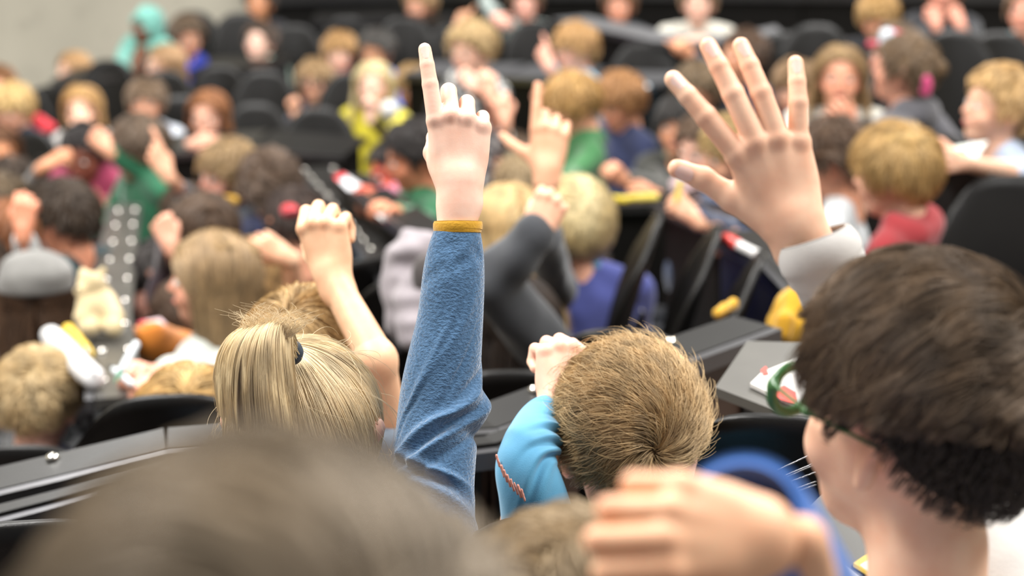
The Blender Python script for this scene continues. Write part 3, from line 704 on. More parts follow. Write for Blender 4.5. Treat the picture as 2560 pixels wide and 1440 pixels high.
qb = np.array(q.location); SKYB = cloth('5899bc', .8, bump=.25, bscale=900)
rows = path_px([(1377, 1030, 2.49, 50), (1362, 1045, 2.48, 60), (1345, 1075, 2.46, 66), (1325, 1120, 2.42, 72), (1312, 1170, 2.40, 78), (1330, 1230, 2.40, 84), (1345, 1300, 2.42, 92), (1345, 1400, 2.44, 95), (1330, 1520, 2.46, 90)])
F1 = [(.10, 4.0, .08, .02, .6, -.004), (.14, 3.7, .09, .018, .8, .005), (.18, 3.8, .1, .018, .8, -.006), (.23, 3.7, .1, .02, .8, .005), (.27, 3.9, .1, .018, .9, -.005), (.33, 4.0, .12, .02, 1, .005), (.38, 4.1, .12, .02, 1, -.005), (.30, 5.2, -.05, .03, .7, .003), (.45, 4.4, .1, .03, .9, .004), (.06, 4.7, .0, .02, .8, -.003)]
V, F = sweep(rows, 96, 220, folds(F1)); V, F = open_tube(V, F, 220, 96, .002); link('sleeve', raw_mesh('sleeve', V - qb, F, SKYB), q)
L = []; rr = np.random.RandomState(2)
for i, (x, y) in enumerate([(1245, 1152), (1251, 1166), (1257, 1178), (1264, 1190), (1272, 1202), (1281, 1213), (1290, 1222), (1299, 1228), (1308, 1238)]):
    c = W(x, y, 2.347 + .0045 * abs(i - 8) * .6 + .012 * (i < 3)); L.append(surface([C(c + camdir(.3, -1, 0) * .007, c - camdir(.3, -1, 0) * .007, +.0012 + .0012 * rr.rand())], .0015))
tr = link('tear', raw_mesh('tear', *[z - (qb if i == 0 else 0) for i, z in enumerate(joinvf(L))], plain('c98a78', .6)), q); tag(tr, 'ragged rip baring skin below the elbow')
chair('black seat shell behind the boy in torn light-blue shirt', W(1480, 1228, 2.27) - np.array([0, -.2, .88]), 186)
# boy with glasses
GD = 1.69
def brown(root, Hm, Hc, base, toW):
    wh = Hm.T @ camdir(.80, .50, .35); a = SA * np.array([1.03, 1.06, 1.10])
    V, F = cap_mesh('hero', .004, .004, a=a); hob = link('hair', raw_mesh('hair', toW(V) - base, F, hairm('2a211a', False, .6)), root)
    P = flow_strands(21, 26000, 12, .070, whorl=wh, style='hero', sides=True, ff=.5, swirl=.35, grav=.05, lift=.016, clump=.72, Nc=420, jit=.30, a=a, comb=tuple(Hm.T @ camdir(-.55, .1, 0) * .5))
    P = P[P[:, 0, 2] > .03]; strands('strands', toW(P), .00036, .00014, hairm('5c4935', True, .25, 1.8, 30), hob, base)
    P = flow_strands(22, 14000, 6, .016, whorl=wh, style='hero', swirl=.1, grav=.5, lift=.004, clump=.3, Nc=420, jit=.25, a=a)
    P = P[P[:, 0, 2] <= .035]; strands('short_strands', toW(P), .00034, .00014, hairm('352a20', True, .5, 1.3), hob, base)
GY, GN = 137, 1
q = person('boy in glasses and grey sweater raising an open hand at the right', 2280, 1040, GD, GY + 25, GN, hc='5d4a36', sk='f3c8aa', sh='c9c6c2', hairfn=brown, seed=21, tilt=-3, hyaw=GY, face=False, nails=True, voxel=.0035,
           drop=.085,
           arms=[dict(s=-1, e=(2290, 960, 1.98), w=(1985, 565, 1.862), t=(1912, 360, 1.85), side='R', pose='open', custom=2, hs=1.10, ar=.95, n=(.05, .1, 1), over=([(6, 8, 6), (8, 8, 6), (8, 8, 6), (4, 10, 6)], (19, 4, -1, -21), ((.55, -.2, .8), (.72, -.2, .65)))),
                 dict(s=1, e=(2600, 1950, 1.6), w=(2350, 1990, 1.75), t=(2250, 1990, 1.8), side='L')])
qb = np.array(q.location); GREY = cloth('c4c1bd', .9, bump=.3, bscale=700)
rows = path_px([(2034, 590, 1.855, 92), (2038, 602, 1.855, 104), (2050, 634, 1.857, 110), (2064, 666, 1.86, 107), (2068, 674, 1.862, 96), (2074, 686, 1.865, 92), (2094, 730, 1.88, 96), (2130, 800, 1.93, 100), (2200, 900, 1.98, 105), (2300, 1010, 2.0, 110)])
F2 = [(.10, 4.6, .0, .012, 2.5, -.0012), (.13, 4.6, .0, .008, 2.5, .001), (.4, 5, .1, .03, .6, .004), (.5, 4.2, -.1, .03, .6, -.004), (.3, 5.5, .05, .02, .5, -.003)]
V, F = sweep(rows, 96, 240, folds(F2)); V, F = open_tube(V, F, 240, 96, .003); link('sleeve', raw_mesh('sleeve', V - qb, F, GREY), q)
# his glasses, placed on the head
_Hm = Rz(math.radians(-GY)) @ Ry(math.radians(-3)) @ Rx(math.radians(GN)); _Hc = W(2280, 1040, GD)
ring = [np.array((-.032 + .023 * math.cos(t), -.104 + .004 * math.cos(t), .004 + .021 * math.sin(t))) for t in np.linspace(0, 2 * PI, 25)]; ring2 = [r_ * np.array([-1, 1, 1]) for r_ in ring]
gpr = []
for rg in (ring, ring2): gpr += [C(rg[i], rg[i + 1], .0011) for i in range(24)]
gpr += [C((-.009, -.103, .012), (.009, -.103, .012), .0018), C((-.055, -.106, .012), (-.078, -.02, .016), .0018), C((.055, -.106, .012), (.099, -.035, .016), .0018), C((-.078, -.02, .016), (-.086, .03, .0), .0018), C((.099, -.035, .016), (.088, .03, .0), .0018)]
V, F = surface(gpr, .0010); go = link('glasses', raw_mesh('glasses', V @ _Hm.T + _Hc - qb, F, plain('3a6a38', .3)), q); tag(go, 'dark green wire frame')
gm = bpy.data.materials.new('lens'); gm.use_nodes = True; gp = gm.node_tree.nodes['Principled BSDF']; gp.inputs['Alpha'].default_value = .14; gp.inputs['Roughness'].default_value = .03; gp.inputs['Base Color'].default_value = (.35, .32, .45, 1)
for sx in (-1, 1):
    V, F = ball((sx * .032, -.104, .004), (.0225, .0012, .0205), 10, 20); link('lens', raw_mesh('lens', V @ _Hm.T + _Hc - qb, F, gm), go)
# big blurred head in front
def bighead(root, Hm, Hc, base, toW):
    a = SA * 1.05; wh = Hm.T @ camdir(.5, .4, .8); V, F = cap_mesh('full', .004, .005, a=a); hob = link('hair', raw_mesh('hair', toW(V) - base, F, hairm('5d5142', False, .6)), root)
    P = flow_strands(31, 9000, 9, .07, whorl=wh, style='full', swirl=.6, grav=.1, lift=.012, clump=.85, Nc=70, jit=.3, a=a); strands('strands', toW(P), .0007, .0003, hairm('7d6f5c', True, .22, 1.9, 14), hob, base)
person('large out-of-focus head of grey-brown hair closest to the camera', 680, 1990, .72, 178, 6, hc='8d806c', sk='c9a58e', sh='3b3d42', hairfn=bighead, seed=31, face=False, voxel=.005)
def secondhead(root, Hm, Hc, base, toW):
    a = SA * 1.02; wh = Hm.T @ camdir(.0, .5, .8); V, F = cap_mesh('full', .004, .005, a=a); hob = link('hair', raw_mesh('hair', toW(V) - base, F, hairm('5d4c36', False, .6)), root)
    P = flow_strands(33, 7000, 9, .06, whorl=wh, style='full', swirl=.9, grav=.1, lift=.012, clump=.85, Nc=60, jit=.3, a=a); strands('strands', toW(P), .0005, .0002, hairm('958061', True, .25, 1.7, 16), hob, base)
q = person('blurred brown-haired child swinging a curled hand out of a wide blue sleeve', 1435, 1712, 1.42, 182, 10, hc='958061', sk='efbd98', sh='2f62b4', hairfn=secondhead, seed=33, face=False,
           arms=[dict(s=-1, e=(2090, 1740, 1.36), w=(1925, 1345, 1.085), t=(1640, 1318, 1.06), side='R', pose='loose', custom=1, stub=False, ar=.75, n=(-.05, .28, 1), hs=.83, over=([(38, 85, 50), (40, 86, 50), (42, 88, 50), (44, 86, 50)], (4, 1, -2, -6), ((.35, -.3, .8), (.1, -.3, .9))))])
qb = np.array(q.location)
rows = path_px([(1852, 1292, 1.10, 172), (1862, 1310, 1.112, 180), (1880, 1345, 1.13, 184), (1925, 1420, 1.165, 182), (2010, 1560, 1.25, 176), (2110, 1740, 1.36, 176)])
V, F = sweep(rows, 96, 120, folds([(.2, 5, .1, .05, .8, -.004), (.5, 4.5, .1, .05, .8, .004)])); V, F = open_tube(V, F, 120, 96, .007); link('sleeve', raw_mesh('sleeve', V - qb, F, cloth('3a69b4', .9)), q)
# ------------------------------------------------------------------ the crowd, far to near
def arm(s, e, w, t, pose='loose', **k): return dict(s=s, e=e, w=w, t=t, pose=pose, **k)
# far rows, facing the camera
person('child in a mint-green headscarf and top resting chin on hand by the wall', 366, 66, 12.0, 30, 15, 'hijab', sk='6b4632', sh='6da59a', s=1, thick=1.3, drop=-.05, hk='6da59a', arms=[arm(1, (415, 175, 12.0), (350, 150, 11.7), (352, 110, 11.7), 'fist'), arm(-1, (300, 165, 11.9), (340, 170, 11.6), (350, 130, 11.6), 'loose')])
person('brown-haired child turned away beside the mint headscarf, bright blue sleeve', 470, 92, 11.6, -60, 25, 'short', '5b4a39', 'd9a588', '3a49b4', hyaw=-20, capt=.016)
person('fair child with ginger-blond hair sitting at the foot of the grey wall', 182, 178, 12.2, 40, 5, 'long', 'b08a5e', 'e9c0a8', '5a4a42', L=.2)
person('light-brown long-haired girl in grey looking left below the headscarf', 410, 165, 11.0, 55, 12, 'long', '9c7a55', 'e6bca6', '77757c', arms=[arm(1, (480, 250, 11), (455, 225, 10.8), (415, 205, 10.8), 'loose')])
person('tan-faced child cut by the top edge, black top, left of the black seats', 648, 8, 12.6, 10, 0, 'short', '3a2c22', 'c48e68', '25252a')
person('pale child with a white hair clip and pale mint collar shirt', 650, 105, 11.8, 25, 0, 'bun', '4a3b30', 'efcbb8', 'bcd3c5', collar='cfe0d4')
person('blond pale boy looking out between two black seat backs', 850, 135, 11.3, 0, 12, 'bowl', 'a98353', 'eec5b0', '26282c')
person('boy in navy with glasses and light-brown hair holding up his hand', 787, 205, 10.9, 10, 5, 'bowl', '9a7d58', 'dfae90', '2c3350', glasses=True, arms=[arm(-1, (715, 320, 10.8), (738, 285, 10.6), (732, 245, 10.6), 'fist', n=(0, 0, -1))])
person('boy in white shirt and dark vest with brown bowl haircut, arms folded', 366, 258, 9.9, 0, 8, 'bowl', '6b5641', 'd4a184', 'c3c9d3', arms=[arm(-1, (300, 350, 9.9), (345, 372, 9.5), (400, 375, 9.4)), arm(1, (440, 350, 9.9), (405, 378, 9.5), (340, 385, 9.4))])
person('blond child hiding the face behind a white-sleeved hand', 205, 275, 10.0, 5, 10, 'long', 'b9935f', 'e8bda4', 'e0ddda', L=.12, arms=[arm(-1, (190, 390, 9.7), (205, 335, 9.4), (205, 265, 9.4), 'relaxed', n=(0, 0, 1)), arm(1, (290, 350, 9.8), (285, 385, 9.5), (240, 390, 9.5))])
person('ginger-brown long-haired girl with white cuffs in dark grey', 520, 290, 9.4, 10, 14, 'long', '8f5f3c', 'e6b49c', '3a3d43', arms=[arm(-1, (455, 390, 9.3), (480, 362, 9.0), (540, 355, 8.9), 'relaxed'), arm(1, (590, 385, 9.3), (555, 362, 9.0), (520, 365, 8.9), 'relaxed')])
person('blond boy in navy at the left edge with head bowed', 32, 272, 9.6, 20, 25, 'bowl', 'c4a66f', 'e3b096', '2d3344')
person('reddish-brown-haired child half cut off by the left edge', -4, 222, 10.4, 0, 5, 'short', '7c5636', 'd9a080', '2f2a2a')
person('boy with dark grey hair in a blue top with a red print', 942, 130, 11.2, 30, 20, 'short', '4a4744', 'd29a74', '2d6cc0', pat='d04040', psc=6)
person('platinum long-haired girl with a mustard sleeve, hand at her mouth', 933, 215, 10.0, 5, 3, 'long', 'd8c498', 'ecc4b0', 'c4b836', arms=[arm(1, (985, 350, 9.6), (925, 290, 9.3), (930, 240, 9.3), 'fist', n=(0, 0, -1))])
person('boy with a brown bowl cut and lime-green shirt edge behind the pointing hand', 1034, 222, 10.4, 20, 18, 'bowl', '9a7c50', 'dca988', '3a4030', collar='7fbe30', capt=.016)
person('child in yellow leaning at the top edge', 1050, 12, 12.6, 35, 20, 'short', 'a58760', 'dda58a', 'cfcf45', thick=1.1)
person('pointing child in a navy sleeve at the top, body hidden by seats', 1120, 125, 12.0, 20, 30, 'short', '3f3328', 'd0a080', '2b3a5c', arms=[arm(1, (1108, 150, 11.7), (1145, 62, 11.6), (1180, 5, 11.6), 'point')])
person('rosy-faced child cut by the top edge with patterned white shirt', 1315, 8, 12.2, 10, 15, 'short', '6b4d34', 'ecb6a4', 'c9d4d0', pat='49605c', psc=40, arms=[arm(-1, (1215, 5, 12), (1235, 40, 11.8), (1280, 70, 11.7), 'relaxed')])
person('curly blond boy resting cheek on his fist, patterned black and white sleeve', 1178, 125, 8.9, 40, 20, 'curly', 'b79c70', 'e9bea8', '3a3c40', pat='d0d0cc', psc=28, capt=.02, arms=[arm(1, (1240, 290, 8.9), (1180, 215, 8.6), (1150, 175, 8.6), 'fist')])
person('strawberry-blond boy in a light blue shirt pointing up, seen in profile', 1437, 122, 9.4, 62, 18, 'bowl', 'b18a58', 'e8b29c', '8fb4c9', lean=.3, arms=[arm(1, (1400, 225, 9.2), (1372, 165, 9.0), (1345, 95, 9.0), 'point', n=(0, 0, 1)), arm(-1, (1400, 230, 9.3), (1390, 235, 9.1), (1360, 235, 9.1))])
person('child with a tan face and a white badge at the top edge', 1548, 14, 11.8, 10, 12, 'short', '6a4a30', 'dca084', '33373d')
person('person in a cream sweater sitting on the high back row', 1745, 8, 10.6, 5, 8, 'short', '7b6248', 'e6bca8', 'ece9dd', thick=1.25, arms=[arm(-1, (1650, 120, 10.6), (1720, 112, 10.2), (1790, 108, 10.1)), arm(1, (1820, 120, 10.6), (1760, 112, 10.2), (1700, 112, 10.1))])
person('dark-haired boy in a navy blazer pointing far to the left', 1858, 140, 9.2, 62, 8, 'short', '4b3625', 'd79e7c', '262d42', capt=.016, arms=[arm(-1, (1800, 200, 9.0), (1725, 135, 8.7), (1670, 88, 8.6), 'point', n=(0, 0, 1))])
person('blond-fringed boy in black at the upper right', 2195, 45, 9.6, 15, 25, 'bowl', 'a5824e', 'd89c7c', '2c2d31', thick=1.15)
person('child cut by the top edge behind raised pink hands, upper right', 2360, -25, 9.6, 20, 10, 'short', '7f6238', 'dfa08a', '2c2d31', arms=[arm(-1, (2330, 120, 9.5), (2340, 60, 9.2), (2330, 10, 9.2), 'fist'), arm(1, (2440, 110, 9.5), (2400, 60, 9.2), (2380, 15, 9.2), 'fist')])
person('child in teal half cut off by the right edge', 2568, 30, 9.0, 30, 5, 'short', '6a5038', 'dba18a', '7fb0b4')
person('small brown-haired boy peeking from behind the smiling girl', 1988, 222, 8.6, 20, 18, 'bowl', '7c6143', 'dfae94', '4f2e36', capt=.014)
person('smiling girl with long light-brown hair in a white cardigan', 2100, 195, 7.4, 8, 6, 'long', '957a55', 'dfa488', 'e2ded2', thick=1.1, arms=[arm(-1, (1990, 370, 7.3), (2060, 345, 7.0), (2085, 270, 7.0), 'fist', n=(0, 0, 1)), arm(1, (2230, 350, 7.3), (2130, 330, 7.0), (2095, 270, 6.9), 'relaxed')], lean=.2)
person('grey-brown-haired child behind, holding a red and white phone', 2235, 140, 7.9, 60, 10, 'short', '6d5a47', 'd9a08a', '36343a', capt=.016, arms=[arm(1, (2190, 260, 7.8), (2205, 160, 7.5), (2220, 100, 7.5), 'loose')])
person('child in charcoal hoodie with hair in a bun looking up to the left', 2258, 178, 6.9, 118, -5, 'bun', '6b563f', 'dea890', '56555a', hood=True, thick=1.25, capt=.014, lean=-.55, arms=[arm(1, (2330, 400, 6.8), (2300, 430, 6.5), (2240, 430, 6.4)), arm(-1, (2440, 420, 6.9), (2380, 440, 6.8), (2300, 440, 6.6))])
person('girl with braided blond hair and a light blue T-shirt at the right edge', 2492, 268, 5.9, 78, 4, 'bun', 'b69564', 'e9bca2', 'b4c2d8', capt=.014, bare=1, arms=[arm(1, (2500, 425, 5.7), (2400, 405, 5.4), (2340, 395, 5.3), 'relaxed', bare=1.55), arm(-1, (2575, 430, 6.0), (2500, 450, 5.7), (2450, 440, 5.6), bare=1.5)])
person('curly dark-brown-haired boy in a white T-shirt behind the spread hand', 2078, 405, 6.0, 110, 12, 'curly', '4f3a28', 'dca284', 'd4d8da', capt=.02)
person('blond boy in a dark red hoodie with his back half turned', 2232, 432, 5.1, 118, 8, 'bowl', 'b3925c', 'ecc0a6', '8c2f33', hood=True, capt=.018, seed=77)
# middle, left of the raised hands
person('blond boy in a green hooded top writing with head bowed', 1428, 262, 7.6, 70, 32, 'bowl', 'b38d55', 'e3ad90', '2f6338', hood=True, thick=1.15, capt=.014, lean=-.35, arms=[arm(1, (1430, 440, 7.4), (1405, 455, 7.1), (1380, 460, 7.0)), arm(-1, (1500, 440, 7.7), (1440, 455, 7.4), (1400, 460, 7.3))])
person('ginger-blond child just behind the boy in green', 1548, 255, 8.4, 50, 30, 'bowl', '9b6f43', 'dba283', '2c3350', capt=.018)
person('black-haired boy with an olive jacket over a black shirt', 1700, 318, 7.6, 20, 8, 'bowl', '26221f', 'd39c7c', '33332f', arms=[arm(-1, (1660, 470, 7.5), (1560, 450, 7.2), (1500, 400, 7.1), 'fist', n=(0, 0, 1)), arm(1, (1740, 440, 7.4), (1640, 490, 7.0), (1560, 480, 6.9))], collar='8c8a72')
person('child in pale pink shirt looking down behind the open hand', 1762, 372, 6.9, 50, 22, 'short', '5b4634', 'e6b8a4', 'd0b4b6', capt=.014)
person('sandy-haired child in a navy jacket writing with a yellow pencil', 1832, 385, 6.3, 70, 22, 'bowl', 'a58a58', 'e0ae90', '2e3a55', thick=1.2, lean=-.6, arms=[arm(1, (1850, 580, 5.9), (1735, 545, 5.6), (1680, 490, 5.6), 'fist', n=(0, .6, 1)), arm(-1, (1950, 600, 6.0), (1850, 600, 5.8), (1780, 590, 5.7))])
person('brown-haired child half hidden behind the spread fingers', 1742, 232, 8.3, 30, 25, 'short', '6a573f', 'd19a7c', '34362f', capt=.018)
person('sandy-haired child behind the two raised arms', 1302, 468, 7.6, 150, 20, 'short', 'a08a68', 'dcae94', '35363a')
person('child in black and white patterned sleeves raising an arm', 1285, 415, 8.0, 40, 15, 'short', '5e4a38', 'e0aa90', '3a3f48', pat='c8c8c4', psc=30, arms=[arm(1, (1262, 370, 7.8), (1262, 300, 7.6), (1250, 235, 7.6), 'loose', bare=.5), arm(-1, (1240, 330, 7.9), (1226, 240, 7.7), (1215, 175, 7.7), 'loose', bare=.9)])
person('black-haired boy in a green sweater writing at a paper', 1035, 392, 6.9, 75, 25, 'short', '221c1a', 'd69170', '2b6040', thick=1.15, capt=.018, lean=-.2, arms=[arm(1, (1070, 560, 6.8), (990, 530, 6.4), (940, 500, 6.3), 'loose', n=(0, 1, .5)), arm(-1, (1040, 520, 7.0), (960, 520, 6.9), (920, 505, 6.8))])
person('child in pink behind the boy writing in green', 985, 430, 7.6, 60, 20, 'short', '2a2220', 'd9705c', 'c46a8c', arms=[arm(1, (1010, 500, 7.4), (950, 490, 7.0), (910, 495, 6.9), 'loose', sr=1.2), arm(-1, (1040, 500, 7.5), (990, 480, 7.2), (950, 480, 7.1), sr=1.2)])
# left block
person('dark-haired child in a maroon hoodie with a white chest print', 213, 385, 8.1, 15, 25, 'short', '231d1c', '8a5545', '8c3550', drop=-.05, thick=1.25, hood=True, arms=[arm(-1, (175, 500, 8.4), (205, 520, 8.0), (240, 515, 8.0)), arm(1, (285, 490, 8.4), (250, 515, 8.0), (225, 500, 8.0))])
person('child in dark green raising a fist across the neighbour', 345, 372, 7.6, 60, 22, 'bowl', '5d4c3c', 'd9a284', '256144', drop=-.04, thick=1.3, capt=.016, lean=-.1, arms=[arm(1, (370, 445, 7.6), (268, 372, 7.5), (222, 318, 7.5), 'fist', n=(0, .3, 1), hs=.98)])
person('child in grey sleeve lifting one finger', 470, 545, 7.2, 150, 10, 'short', '4c3a2a', 'dba88a', '6f7076', arms=[arm(1, (470, 500, 7.0), (415, 430, 6.8), (378, 362, 6.8), 'point', bare=.6, n=(0, 0, 1), hs=.98)])
person('light-brown-haired boy with flat combed hair and red ear', 570, 440, 6.9, 60, 10, 'bowl', '8f7551', 'd5a08e', '4c5058', capt=.018, hyaw=55)
person('tousled dark-brown-haired child in a navy hooded top seen from behind', 676, 470, 6.8, 165, 5, 'curly', '5a4738', 'd9a58c', '2b304c', hood=True, thick=1.15, capt=.020)
person('dark-haired child in a teal top with a red hair tie', 738, 565, 6.4, 150, 25, 'bun', '3a2a22', 'c99074', '2a7c96', lean=-.2, capt=.004)
person('golden-brown wavy-haired girl in a blue top leaning on her hand', 652, 705, 5.6, 160, 18, 'long', '8f7148', 'e0b090', '28397c', thick=1.2, capt=.02, arms=[arm(-1, (745, 750, 5.4), (715, 640, 5.3), (660, 610, 5.3), 'loose', bare=.9)])
person('dark-brown long-haired girl behind the light-brown-haired girl', 512, 585, 5.9, 165, 15, 'long', '4d3a2a', 'd9a58c', '3a2630', capt=.016, arms=[arm(1, (420, 650, 5.8), (425, 610, 5.6), (400, 545, 5.6), 'fist', n=(0, 0, 1))])
person('long light-brown-haired girl writing with a white marker', 528, 700, 4.9, 120, 12, 'long', '8d7350', 'dfa890', 'aeb2ac', capt=.018, seed=5, hyaw=88, N=5000, L=.36, rad=.0011, arms=[arm(1, (470, 930, 4.6), (395, 935, 4.35), (300, 900, 4.2), 'loose', n=(0, 1, .6), bare=.3), arm(-1, (550, 980, 4.6), (430, 975, 4.25), (320, 935, 4.15), 'loose', n=(0, 1, .6), bare=.3)])
person('child in an orange sweatshirt bent over the desk beyond the writing girl', 480, 800, 5.6, 95, 30, 'short', '5a4636', 'd89a80', 'c2762c', lean=-.5, arms=[arm(1, (440, 880, 5.2), (375, 850, 5.1), (310, 830, 5.1), 'loose', n=(0, 1, .6), sr=1.6)])
person('child in a fuzzy grey hooded jacket holding something yellow-green', 425, 690, 6.0, 130, 20, 'short', '3f3a38', 'cf9d88', '5f6064', hood=True, thick=1.2, lean=-.4)
person('dark-haired boy in a dark teal jacket looking left', 160, 548, 6.2, 118, 10, 'short', '3b2e22', 'd39476', '1f3438', capt=.018, thick=1.1)
person('child raising a bare fist out of an off-white cuff at the left edge', 10, 600, 5.9, 150, 10, 'long', '7a4a28', 'cf8e70', 'c6c8c8', arms=[arm(-1, (75, 690, 5.6), (58, 575, 5.5), (62, 480, 5.5), 'loose', n=(0, 0, 1), bare=.15)])
person('child in a grey woollen cap with brown hair below it', 95, 752, 5.3, 170, 8, 'cap', '4d3520', 'd9a58a', '2f3133', hk='6f6e6b', pat='7c7e80', psc=16, seed=4, thick=1.15)
person('child in a blue-grey sleeve cut by the left edge', -60, 700, 5.6, 140, 10, 'short', '4a382a', 'd9a58a', '8f9aa4', arms=[arm(-1, (40, 760, 5.5), (20, 840, 5.3), (60, 900, 5.2))])
person('child in a grey sleeve reaching in at the left with a dark hand', 30, 470, 8.0, 120, 15, 'short', '3a2d22', 'c8906e', '6f6a66', arms=[arm(-1, (85, 460, 7.8), (112, 415, 7.6), (160, 385, 7.6), 'loose', n=(0, 1, 1), hs=.95)])
person('brown-haired child in yellow and cream at the left edge', 0, 385, 8.8, -20, 10, 'long', '5a3a22', 'd99a70', 'cfcf8c', pat='e08a4a', psc=8)
person('small child with brown hair low behind the dark-haired boy', 8, 520, 7.2, 150, 10, 'short', '5b4a34', 'c98a60', '2c2c34')
person('close-cropped pale-blond boy with a swirl at the crown, lower left', 97, 1008, 4.45, 182, 16, 'short', 'bfa77d', 'f0c2b0', 'b9bfd6', whorl=(-.25, .75, .55), N=6000, L=.022, seed=6, capt=.006, rad=.0009, pat='8792c0', psc=20)
person('honey-blond small child half hidden behind the ponytail', 478, 1095, 3.45, 185, 14, 'bowl', 'c2a067', 'ecc3ae', '9a9aa0', N=6000, rad=.0007, whorl=(-.1, .75, .6), capt=.008, seed=10)
person('blond child behind the ponytail lifting a bare arm and fist', 772, 930, 2.95, 186, 8, 'short', 'b3925f', 'e9bd99', '8b98a8', N=7000, rad=.0007, L=.06, capt=.010, seed=14, arms=[arm(-1, (942, 900, 2.78), (832, 690, 2.85), (800, 560, 2.85), 'fist', n=(-.35, .1, 1), bare=1.5, hs=1.0, ar=.95, over=([(52, 88, 55), (58, 90, 55), (64, 90, 55), (70, 88, 50)], (5, 1, -3, -8), ((.35, -.75, .6), (.1, -.8, .4))))])
# middle, centre
person('platinum-blond boy in a violet-blue sweater seen from behind', 1442, 560, 5.5, 170, 4, 'short', 'd3c194', 'e9b79e', '4d5594', thick=1.25, N=5000, rad=.0012, whorl=(.1, .8, .55), L=.07, capt=.022, collar='7fb0d8', seed=15, lean=-.1)
person('straight blond-haired girl raising a bare arm with finger up', 1268, 575, 5.3, 160, 15, 'long', 'c7aa78', 'e6b08f', '4a4d52', seed=16, N=3500, rad=.0012, arms=[arm(-1, (1350, 560, 4.6), (1368, 425, 4.4), (1376, 275, 4.4), 'loop', n=(0, 0, 1), bare=1.2, hs=1.18, side='R')])
person('dark-haired child in a charcoal fleece stretching out a fist', 1285, 830, 4.3, 172, 15, 'long', '2b1d12', 'e9b79a', '3f4145', seed=17, thick=1.2, arms=[arm(-1, (1235, 700, 4.05), (1345, 585, 4.0), (1372, 515, 4.0), 'fist', n=(0, .1, 1), sr=1.35, hs=.98)])
# ------------------------------------------------------------------ seats
for i, (px, py, d, yaw, wh) in enumerate([(480, 28, 12.4, 0, 'right of the mint headscarf'), (600, 32, 12.4, 0, 'below the tan face at the top edge'), (735, 60, 12.2, 0, 'behind the child with the hair clip'), (272, 150, 11.6, 10, 'left of the mint headscarf child'),
      (548, 163, 11.2, 5, 'between the blue sleeve and the mint collar'), (662, 176, 10.8, 0, 'in front of the child with the hair clip'), (640, 258, 10.2, 0, 'right of the ginger-brown-haired girl'), (797, 268, 9.4, 0, 'in front of the boy with glasses and navy top'),
      (1012, 42, 11.4, 0, 'behind the boy with the red print'), (870, 40, 12.4, 0, 'above the pale blond boy'), (1135, 60, 11.6, 0, 'behind the navy pointing sleeve'), (1340, 52, 11.2, 0, 'under the rosy-faced child'), (1538, 56, 11.0, 0, 'right of the strawberry-blond boy'), (1160, 196, 9.2, 10, 'in front of the curly blond boy'),
      (58, 222, 10.6, 10, 'behind the bowed blond boy at the left'), (75, 330, 9.2, 15, 'left of the hidden face child'), (410, 176, 10.6, 5, 'below the light-brown-haired girl'), (880, 180, 10.6, 0, 'below the pale blond boy'),
      (1610, 105, 10.2, 0, 'left of and below the cream sweater'), (1960, 80, 9.6, 0, 'right of the navy blazer'), (2040, 60, 9.4, 0, 'beyond the smiling girl'), (2385, 75, 8.6, -5, 'between the two children at the upper right'), (2500, 80, 8.8, -5, 'in the upper right corner'), 
      (2400, 405, 5.6, 20, 'left of the braided girl and her papers'), (2530, 440, 5.4, 10, 'at the right edge under the braided girl'), (450, 240, 10.2, 0, 'between the bowl-cut boy and the ginger-brown girl'), (130, 215, 11.0, 10, 'in front of the fair child by the wall'),
      (1440, 480, 8.8, 20, 'hidden among the arms'), (700, 390, 9.0, 0, 'above the navy hooded child')]):
    if wh.startswith('hidden'): continue
    chair_top('empty black rounded seat back ' + wh, px, py, d, yaw, 'black lecture seats of the far rows')
for px, py, d, yaw, lb in [(1645, 535, 5.0, 96, 'upright black seat shell seen from the side, right of the platinum-blond boy'), (1790, 572, 4.7, 96, 'second upright black seat shell seen from the side, greyish inner face'), (1895, 640, 4.4, 100, 'third black seat shell, under the navy jacket arm'),
      (1560, 822, 3.7, 186, 'black seat back behind the violet-blue sweater'), (425, 985, 3.25, 175, 'black seat back with a grey top edge left of the ponytail'), (1960, 1035, 2.55, 190, 'black seat back right of the swirl-haired boy, edge shining'), (50, 1112, 3.6, 180, 'black seat back in the lower left below the cropped blond boy'),
      (1275, 925, 3.6, 178, 'black seat back behind the charcoal fleece'), (930, 640, 5.6, 150, 'black seat beyond the diagonal row rail'), (60, 1300, 2.3, 172, 'black seat back in the bottom left corner')]:
    chair_top(lb, px, py, d, yaw)
# ------------------------------------------------------------------ desks
GRT = plain('3a3936', .35, bump=.2, key='g'); BRN = plain('3c2a20', .5, key='b')
desk('long black bench desk across the lower frame in front of the ponytail', [(-150, 1275, 2.9), (420, 1140, 2.95), (1000, 1100, 3.0), (1240, 1085, 3.05), (1560, 965, 3.2), (1930, 830, 3.5)], width=.085, bolts=.6, pmat=BRN, panel=.45)
desk('dark desk running away down the aisle at the left with rows of bolts', [(238, 1010, 4.2), (232, 800, 5.2), (262, 640, 6.3), (285, 520, 7.4)], width=.10, panel=.4, bolts=.34, topmat=GRT, boltside=(1, -1), side=-1)
desk('steep diagonal row rail with bright bolts in the centre left', [(742, 425, 8.4), (860, 560, 7.0), (960, 700, 5.6), (1010, 860, 4.6)], width=.16, panel=.5, bolts=.22, boltside=(1, -1), side=1)
desk('narrow black desk strip beneath the red and white papers', [(835, 445, 7.4), (950, 530, 6.5), (1060, 608, 5.6)], width=.12, panel=.2, side=1)
desk('far desk with pale grey top under the cream sweater', [(1380, 52, 11.2), (1640, 108, 10.2), (1850, 112, 10.0), (1960, 90, 10.0)], width=.22, topmat=plain('6a6a6c', .4), panel=.4)
